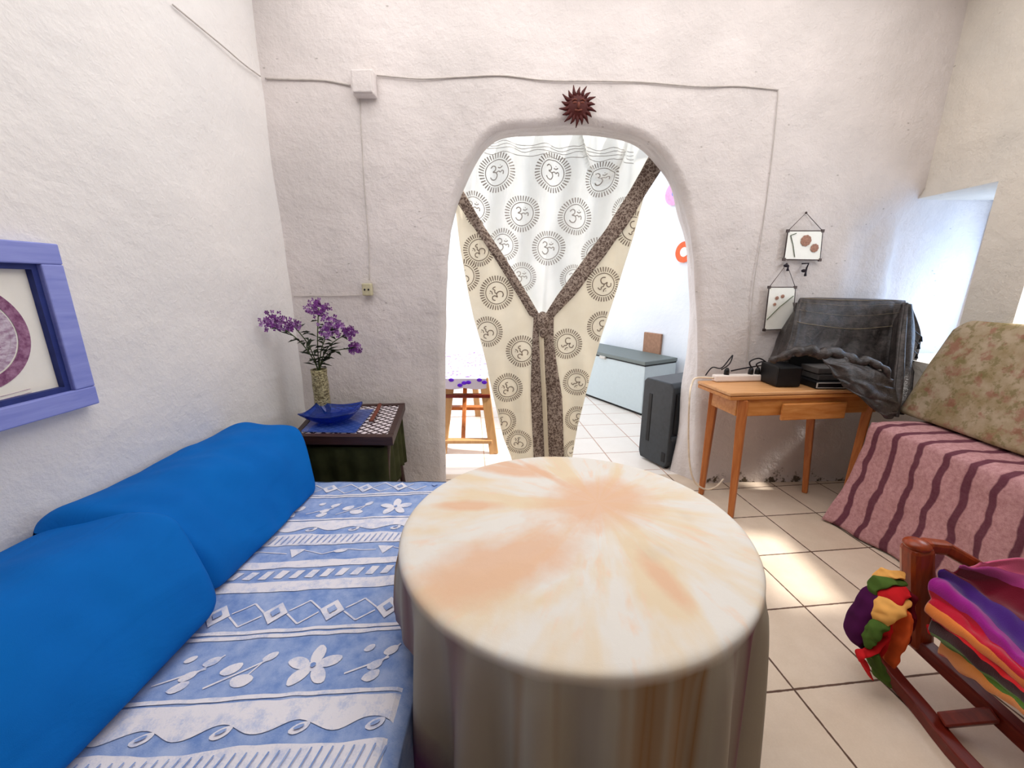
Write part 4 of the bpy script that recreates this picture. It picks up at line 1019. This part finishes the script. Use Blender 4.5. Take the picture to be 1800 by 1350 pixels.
# television under the shawl
t_ = thing('television', (2.08, 2.56, OT), 'television covered by the dark shawl in the corner', 'television')
b = MB(); b.box((2.09, 2.585, 1.10), (.56, .05, .42)); b.build('screen_housing', M['black'], t_, bevel=.01)
b = MB(); b.box((2.09, 2.59, OT + .04), (.10, .04, .08)); b.box((2.09, 2.57, OT + .006), (.30, .12, .012)); b.build('stand', M['black'], t_)

sh = thing('shawl', (2.08, 2.45, .82), 'shimmering dark grey fringed shawl draped over the television', 'shawl')
def V(x, y, Y): return at(x, y, Y)
rows = [[V(1412, 560, 2.66), V(1440, 560, 2.66), V(1500, 560, 2.66), V(1550, 560, 2.66), V(1588, 560, 2.66)],
        [V(1410, 527, 2.64), V(1440, 526, 2.64), V(1500, 527, 2.64), V(1550, 529, 2.64), V(1589, 531, 2.64)],
        [V(1404, 529, 2.56), V(1430, 530, 2.55), V(1500, 532, 2.55), V(1550, 532, 2.55), V(1592, 534, 2.54)],
        [V(1396, 560, 2.50), V(1428, 560, 2.50), V(1495, 564, 2.53), V(1548, 564, 2.53), V(1584, 566, 2.50)],
        [V(1388, 600, 2.46), V(1424, 598, 2.48), V(1485, 602, 2.52), V(1540, 604, 2.52), V(1580, 610, 2.46)],
        [V(1376, 634, 2.42), V(1416, 622, 2.44), V(1475, 622, 2.48), V(1530, 640, 2.48), V(1578, 660, 2.42)]]
b = MB(); pf = patch(rows)
b.grid(lambda u, v: pf(u, v) + Vector((0, .010 * nz(u * 5, v * 2, 0, 2, 7) + .006 * math.sin(u * 60) * max(0, .25 - min(u, 1 - u)) * 4, 0)), 60, 50)
main = b.build('front_drape', M['shawl'], sh, smooth=True, solid=.004)
for (v0, sg) in ((.30, .05), (.62, .05), (.40, .045), (.50, .05)):
    if v0 not in (.30, .62): r_ = .0007
    else: r_ = .0016
    b = MB(); b.tube([pf(u_, v0 + 1.0 * sg * math.sin(u_ * math.pi)) + Vector((0, -.010, 0)) for u_ in [i / 30 * .86 + .06 for i in range(31)]], r_, 5); b.build('metallic_thread', M['thread'], main, smooth=True)
# left fold
rowsL = [[V(1409, 530, 2.62), V(1402, 534, 2.60), V(1396, 532, 2.55)], [V(1372, 585, 2.64), V(1384, 580, 2.56), V(1402, 570, 2.50)], [V(1362, 615, 2.62), V(1374, 612, 2.52), V(1394, 604, 2.46)], [V(1352, 636, 2.58), V(1368, 636, 2.48), V(1388, 632, 2.43)]]
pl = patch(rowsL); b = MB(); b.grid(lambda u, v: pl(u, v) + Vector((0, .012 * math.sin(u * 14 + v * 2), 0)), 20, 24); b.build('left_fold', M['shawl'], sh, smooth=True, solid=.004)
# right vertical folds reaching the bench
rowsR = [[V(1580, 533, 2.56), V(1588, 532, 2.54), V(1594, 533, 2.52), V(1602, 538, 2.58)], [V(1572, 590, 2.46), V(1582, 588, 2.40), V(1594, 588, 2.45), V(1617, 590, 2.56)], [V(1564, 650, 2.40), V(1578, 650, 2.32), V(1592, 650, 2.40), V(1604, 650, 2.50)], [V(1560, 700, 2.34), V(1574, 700, 2.27), V(1588, 698, 2.34), V(1598, 694, 2.42)], [V(1556, 728, 2.30), V(1570, 732, 2.25), V(1582, 728, 2.30), V(1590, 720, 2.36)]]
pr_ = patch(rowsR); b = MB(); b.grid(lambda u, v: pr_(u, v) + Vector((0, .020 * math.sin(u * 22 + v * 1.5), 0)), 40, 40); rf = b.build('right_folds', M['shawl'], sh, smooth=True, solid=.004)
for (x, y) in ((1620, 592), (1616, 605), (1612, 622), (1608, 637)):
    b = MB(); p = V(x, y, 2.50); b.tube([V(x - 12, y - 10, 2.50), p], .003, 5); b.tube([p, p + Vector((.002, 0, -.03))], [.004, .010], 6); b.build('tassel', M['black'], rf)
# rolled edge across the middle and the lower flap
b = MB(); E_ = [V(1356, 637, 2.36), V(1380, 624, 2.33), V(1412, 616, 2.31), V(1440, 621, 2.29), V(1470, 620, 2.29), V(1500, 634, 2.28), V(1530, 636, 2.27), V(1556, 650, 2.26), V(1564, 672, 2.26)]
b.tube([cr(E_, i / 50) + Vector((0, .01 * nz(i * .2, 0, 0), .006 * math.sin(i * .9))) for i in range(51)], [.012 + .013 * math.sin(math.pi * min(1, (i + 4) / 50)) + .004 * math.sin(i * 1.3) for i in range(51)], 12, sq=1.3)
b.build('rolled_edge', M['shawl'], sh, smooth=True)
rowsF = [[V(1438, 624, 2.29), V(1480, 628, 2.28), V(1520, 640, 2.27), V(1560, 655, 2.26)], [V(1452, 640, 2.26), V(1490, 648, 2.24), V(1530, 662, 2.23), V(1572, 680, 2.26)], [V(1468, 662, 2.24), V(1502, 678, 2.21), V(1540, 692, 2.20), V(1578, 705, 2.25)], [V(1486, 680, 2.22), V(1515, 700, 2.19), V(1550, 716, 2.18), V(1578, 722, 2.22)], [V(1520, 702, 2.20), V(1542, 722, 2.18), V(1556, 736, 2.17), V(1572, 732, 2.20)]]
pF = patch(rowsF); b = MB(); b.grid(lambda u, v: pF(u, v) + Vector((0, .016 * nz(u * 3, v * 5, 0, 1.6, 3), .006 * math.sin(v * 24 + u * 6))), 40, 40); b.build('lower_flap', M['shawl'], sh, smooth=True, solid=.004)
b = MB(); rowsB = [[V(1494, 690, 2.36), V(1530, 700, 2.36), V(1560, 700, 2.34)], [V(1500, 715, 2.36), V(1530, 725, 2.35), V(1552, 735, 2.33)], [V(1512, 735, 2.36), V(1530, 738, 2.35), V(1550, 741, 2.33)]]

# ---------------------------------------------------------------- bench with striped throw, floral cushion
SX, SY, SZ = 2.08, 2.19, .655
t_ = thing('bench', (2.33, .9, 0), 'long bench along the right wall under a pink striped throw', 'bench')
b = MB(); b.box(((SX + .04 + 2.43) / 2, 1.07, .31), (2.43 - SX - .04, 2.14, .60)); b.build('base', M['dark_wood'], t_)
b = MB()
LT = .50                               # width over the top
def thr(u, v):                         # v along bench (0 far), u from wall edge down the front
    L = 3.05; y = lerp(SY - .02, SY - .02 - L, v); tot = LT + .64; s = u * tot
    top = min(LT, rX(y) - SX - .02)
    if s < LT:
        f = s / LT; x = lerp(rX(y) - .02, SX + .02, f); z = SZ + .006 * nz(x, y, 0, 5, 4) - .03 * max(0, f - .9) ** 2 * 30
    else:
        d = s - LT; k = d / .64; cor = max(0, 1 - v * L / .45)
        x = SX - .01 + .03 * math.exp(-d / .03) * .3 - .030 * k + .014 * math.sin(y * 24 + 1.5 * k) * k + .01 * nz(0, y, k, 6, 3) - .12 * k * k * cor ** 2
        z = SZ - .008 - d + .004; y += .02 * k * cor
        z = max(.012 + .0 * k, z)
    return Vector((x, y, z))
b.grid(thr, 60, 240, uvf=lambda u, v: (v * 3.05, u * 1.14))
def thr_end(u, v):
    x = lerp(SX - .005, 2.56, u); k = v
    return Vector((x - .135 * (1 - u) * k * k, SY - .018 + .012 * math.sin(u * 30) * k + .03 * k * (1 - u), max(.012, SZ - .004 - .645 * k)))
b.grid(thr_end, 40, 30, uvf=lambda u, v: (.0 + u * .45 * -1, .5 + v * .64))
b.build('striped_throw', M['throw'], t_, smooth=True, solid=.006)

t_ = thing('back_cushion', (2.5, 1.4, SZ), 'long faded floral cushion leaning on the right wall above the bench', 'cushion')
b = MB()
PC = [Vector(q + (0,)) for q in ((-.215, .012), (-.20, .10), (-.12, .38), (-.055, .545), (-.02, .55), (-.012, .40), (-.02, .10), (-.04, .012), (-.12, .010))]
def cus(u, v):
    n = len(PC); x = (u % 1) * n; i = int(x) % n; f = x - int(x); g = lambda k: PC[(i + k) % n]
    p0, p1, p2, p3 = g(-1), g(0), g(1), g(2)
    p = .5 * ((2 * p1) + (p2 - p0) * f + (2 * p0 - 5 * p1 + 4 * p2 - p3) * f * f + (3 * p1 - p0 - 3 * p2 + p3) * f ** 3)
    Y0, Y1 = 2.335, .35; e = min(v, 1 - v); s = 1 - (1 - min(1, e / .04)) ** 3 * .75; hs = 1 - (1 - min(1, e / .05)) ** 2 * .10
    cxp = -.05 - .11 * (1 - min(1, p.y / .55)); Y = lerp(Y0, Y1, v) - .06 * (p.y / .55) * (1 if v < .5 else 0) * (1 - v * 2)
    return Vector((rX(Y) + min(-.014, cxp + (p.x - cxp) * s + .008 * nz(p.x, Y, p.y, 5, 2)), Y, SZ + .008 + max(0.004, p.y * hs + .01 * nz(0, Y, p.y, 4, 3) * (p.y / .5))))
b.grid(cus, 50, 110); b.build('floral_cover', M['floral'], t_, smooth=True)

# ---------------------------------------------------------------- rocking chair with rainbow sling
rc = thing('rocking_chair', (1.6, .95, 0), 'reddish wooden rocking chair with a rainbow cotton sling at lower right', 'chair')
def beam(pts, wx, wz, name, mat, bevel=.006):
    b = MB(); vs = []; fs = []; pts = [Vector(p) for p in pts]
    for i, p in enumerate(pts):
        a, c = pts[max(0, i - 1)], pts[min(len(pts) - 1, i + 1)]; d = (c - a).normalized(); x = Vector((1, 0, 0)) if abs(d.x) < .8 else Vector((0, 1, 0)); x = (x - d * x.dot(d)).normalized(); y = d.cross(x)
        for s, q in ((-1, -1), (1, -1), (1, 1), (-1, 1)): vs.append(p + x * (s * wx / 2) + y * (q * wz / 2))
    n = len(pts)
    for i in range(n - 1):
        for k in range(4): a = i * 4 + k; c = i * 4 + (k + 1) % 4; fs.append((a, c, c + 4, a + 4))
    fs += [(3, 2, 1, 0), tuple((n - 1) * 4 + k for k in range(4))]; b.add(vs, fs); return b.build(name, M[mat], rc, bevel=bevel)
Yp = 1.215
ptop = at(1612, 958, Yp); pbot = at(1611, 1132, Yp - .02)
beam([ptop, ptop.lerp(pbot, .3), ptop.lerp(pbot, .6), pbot], .075, .07, 'front_post', 'mahogany', .018)
b = MB(); pk = ptop + Vector((0, 0, .002)); b.ball(pk, .040, sc=(1.0, .95, .5), n=20, k=10); b.build('post_cap', M['mahogany'], rc, smooth=True)
beam([ptop + Vector((.02, 0, .0)), at(1660, 962, Yp), at(1700, 985, Yp - .02), at(1745, 1012, Yp - .04)], .045, .045, 'top_rail', 'mahogany', .012)
far_top = ptop + Vector((.50, .04, -.20))
beam([at(1735, 1008, Yp - .03), far_top], .04, .04, 'top_rail', 'mahogany', .012)
beam([pbot + Vector((-.01, .03, .025)), pbot + Vector((.03, -.3, -.02)), pbot + Vector((.05, -.75, -.03))], .05, .05, 'seat_rail', 'mahogany_rail')
beam([far_top, far_top + Vector((.0, 0, -.18))], .06, .06, 'rear_post', 'mahogany', .012)
beam([far_top + Vector((0, .03, -.16)), far_top + Vector((.0, -.75, -.2))], .05, .05, 'seat_rail', 'mahogany_rail')
r0 = onz(1548, 1168, .03); r1 = onz(1618, 1245, .022); r2 = onz(1716, 1362, .022)
rk = [r0 + Vector((-.0, .05, .06)), r0 + Vector((0, -.03, .01)), r1, r2, r2 + Vector((.01, -.4, .03))]
beam([cr(rk, i / 16) for i in range(17)], .048, .045, 'rocker', 'mahogany_rail')
beam([cr([p + Vector((.50, 0, 0)) for p in rk], i / 16) for i in range(17)], .048, .045, 'rocker', 'mahogany_rail')
beam([pbot + Vector((-.0, -.25, .0)), r1 + Vector((.0, -.06, .03))], .04, .04, 'strut', 'mahogany_rail')
beam([far_top + Vector((0, -.25, -.18)), r1 + Vector((.50, -.06, .03))], .04, .04, 'strut', 'mahogany_rail')
# sling
def G(x, y, Y): return at(x, y, Y)
rows = [[G(1722, 990, 1.15), G(1690, 1000, 1.15), G(1656, 1006, 1.16), G(1640, 1020, 1.15), G(1632, 1060, 1.12), G(1634, 1090, 1.10), G(1648, 1125, 1.08), G(1660, 1150, 1.09)],
        [G(1795, 985, 1.13), G(1757, 1015, 1.12), G(1715, 1040, 1.12), G(1700, 1062, 1.06), G(1690, 1100, 1.02), G(1690, 1130, .99), G(1700, 1160, .97), G(1712, 1196, .97)],
        [G(1880, 1010, 1.12), G(1825, 1050, 1.06), G(1775, 1085, 1.02), G(1755, 1120, .96), G(1750, 1150, .92), G(1752, 1180, .90), G(1760, 1208, .88), G(1778, 1240, .87)],
        [G(1960, 1060, 1.05), G(1900, 1110, .97), G(1850, 1140, .92), G(1820, 1175, .86), G(1815, 1200, .83), G(1818, 1230, .81), G(1826, 1255, .79), G(1840, 1285, .78)],
        [G(2040, 1130, .90), G(1980, 1170, .84), G(1920, 1200, .80), G(1900, 1240, .76), G(1895, 1260, .74), G(1898, 1290, .72), G(1905, 1315, .70), G(1920, 1340, .69)]]
ps = patch(rows); b = MB()
b.grid(lambda u, v: ps(u, v) + Vector((.010 * math.sin(u * 38 + v * 3) * (1 - .4 * v), 0, .008 * math.cos(u * 44) + .012 * nz(u * 3, v * 3, 0, 2, 5) + .010 * nz(u * 9, v * 5, 0, 2, 6))), 80, 50, uvf=lambda u, v: (u, v)); b.build('sling', M['rainbow'], rc, smooth=True, solid=.006)
# bundled end of the sling hanging outside the post
def lobe(pts, wd, c, name='bundled_cloth'):
    b = MB(); n = 24; b.tube([cr(pts, i / n) for i in range(n + 1)], [wd * (.35 + .75 * math.sin(math.pi * min(1, .12 + .8 * i / n))) * (1 + .03 * math.sin(i * 1.1)) for i in range(n + 1)], 16, sq=.42)
    b.v = [tuple(Vector(v) + Vector((nz(*v, 38, 1), nz(*v, 38, 2), nz(*v, 38, 3))) * .011) for v in b.v]; b.build(name, c, rc, smooth=True, sub=1)
cl = lambda n, *rgb: fabric(n, srgb(*rgb), .2)
CY_, CG, CV, CR, CO, CM = cl('yellow_cotton', 232, 170, 92), cl('green_cotton', 72, 96, 40), cl('violet_cotton', 72, 18, 66), cl('red_cotton', 196, 32, 38), cl('orange_cotton', 214, 92, 44), cl('maroon_cotton', 84, 10, 22)
lobe([G(1590, 1012, 1.20), G(1562, 1008, 1.21), G(1545, 1020, 1.22), G(1540, 1035, 1.22)], .026, CY_)
lobe([G(1590, 1022, 1.19), G(1560, 1022, 1.19), G(1538, 1030, 1.20), G(1526, 1055, 1.20)], .026, CG)
lobe([G(1585, 1035, 1.18), G(1545, 1042, 1.19), G(1520, 1070, 1.19), G(1500, 1108, 1.19), G(1508, 1128, 1.18), G(1530, 1140, 1.17)], .042, CV)
lobe([G(1590, 1035, 1.17), G(1565, 1045, 1.16), G(1552, 1070, 1.16), G(1545, 1110, 1.15), G(1540, 1150, 1.15)], .040, CR)
lobe([G(1588, 1050, 1.155), G(1566, 1062, 1.14), G(1552, 1080, 1.135), G(1543, 1098, 1.135)], .038, CY_)
lobe([G(1562, 1096, 1.12), G(1545, 1102, 1.12), G(1530, 1118, 1.125), G(1523, 1136, 1.13)], .026, CG)
lobe([G(1592, 1070, 1.13), G(1584, 1100, 1.13), G(1572, 1130, 1.13), G(1562, 1165, 1.13)], .038, CO)
lobe([G(1560, 1120, 1.12), G(1544, 1132, 1.12), G(1526, 1146, 1.12), G(1512, 1152, 1.12), G(1520, 1172, 1.12), G(1532, 1190, 1.12)], .018, CR)
lobe([G(1536, 1142, 1.12), G(1540, 1165, 1.12), G(1548, 1185, 1.12), G(1556, 1200, 1.12)], .034, CG)
lobe([G(1600, 1040, 1.15), G(1592, 1080, 1.14), G(1588, 1110, 1.13), G(1580, 1125, 1.13)], .03, CM)
lobe([G(1632, 1105, 1.10), G(1645, 1108, 1.09), G(1662, 1112, 1.08), G(1680, 1125, 1.06)], .024, CR)
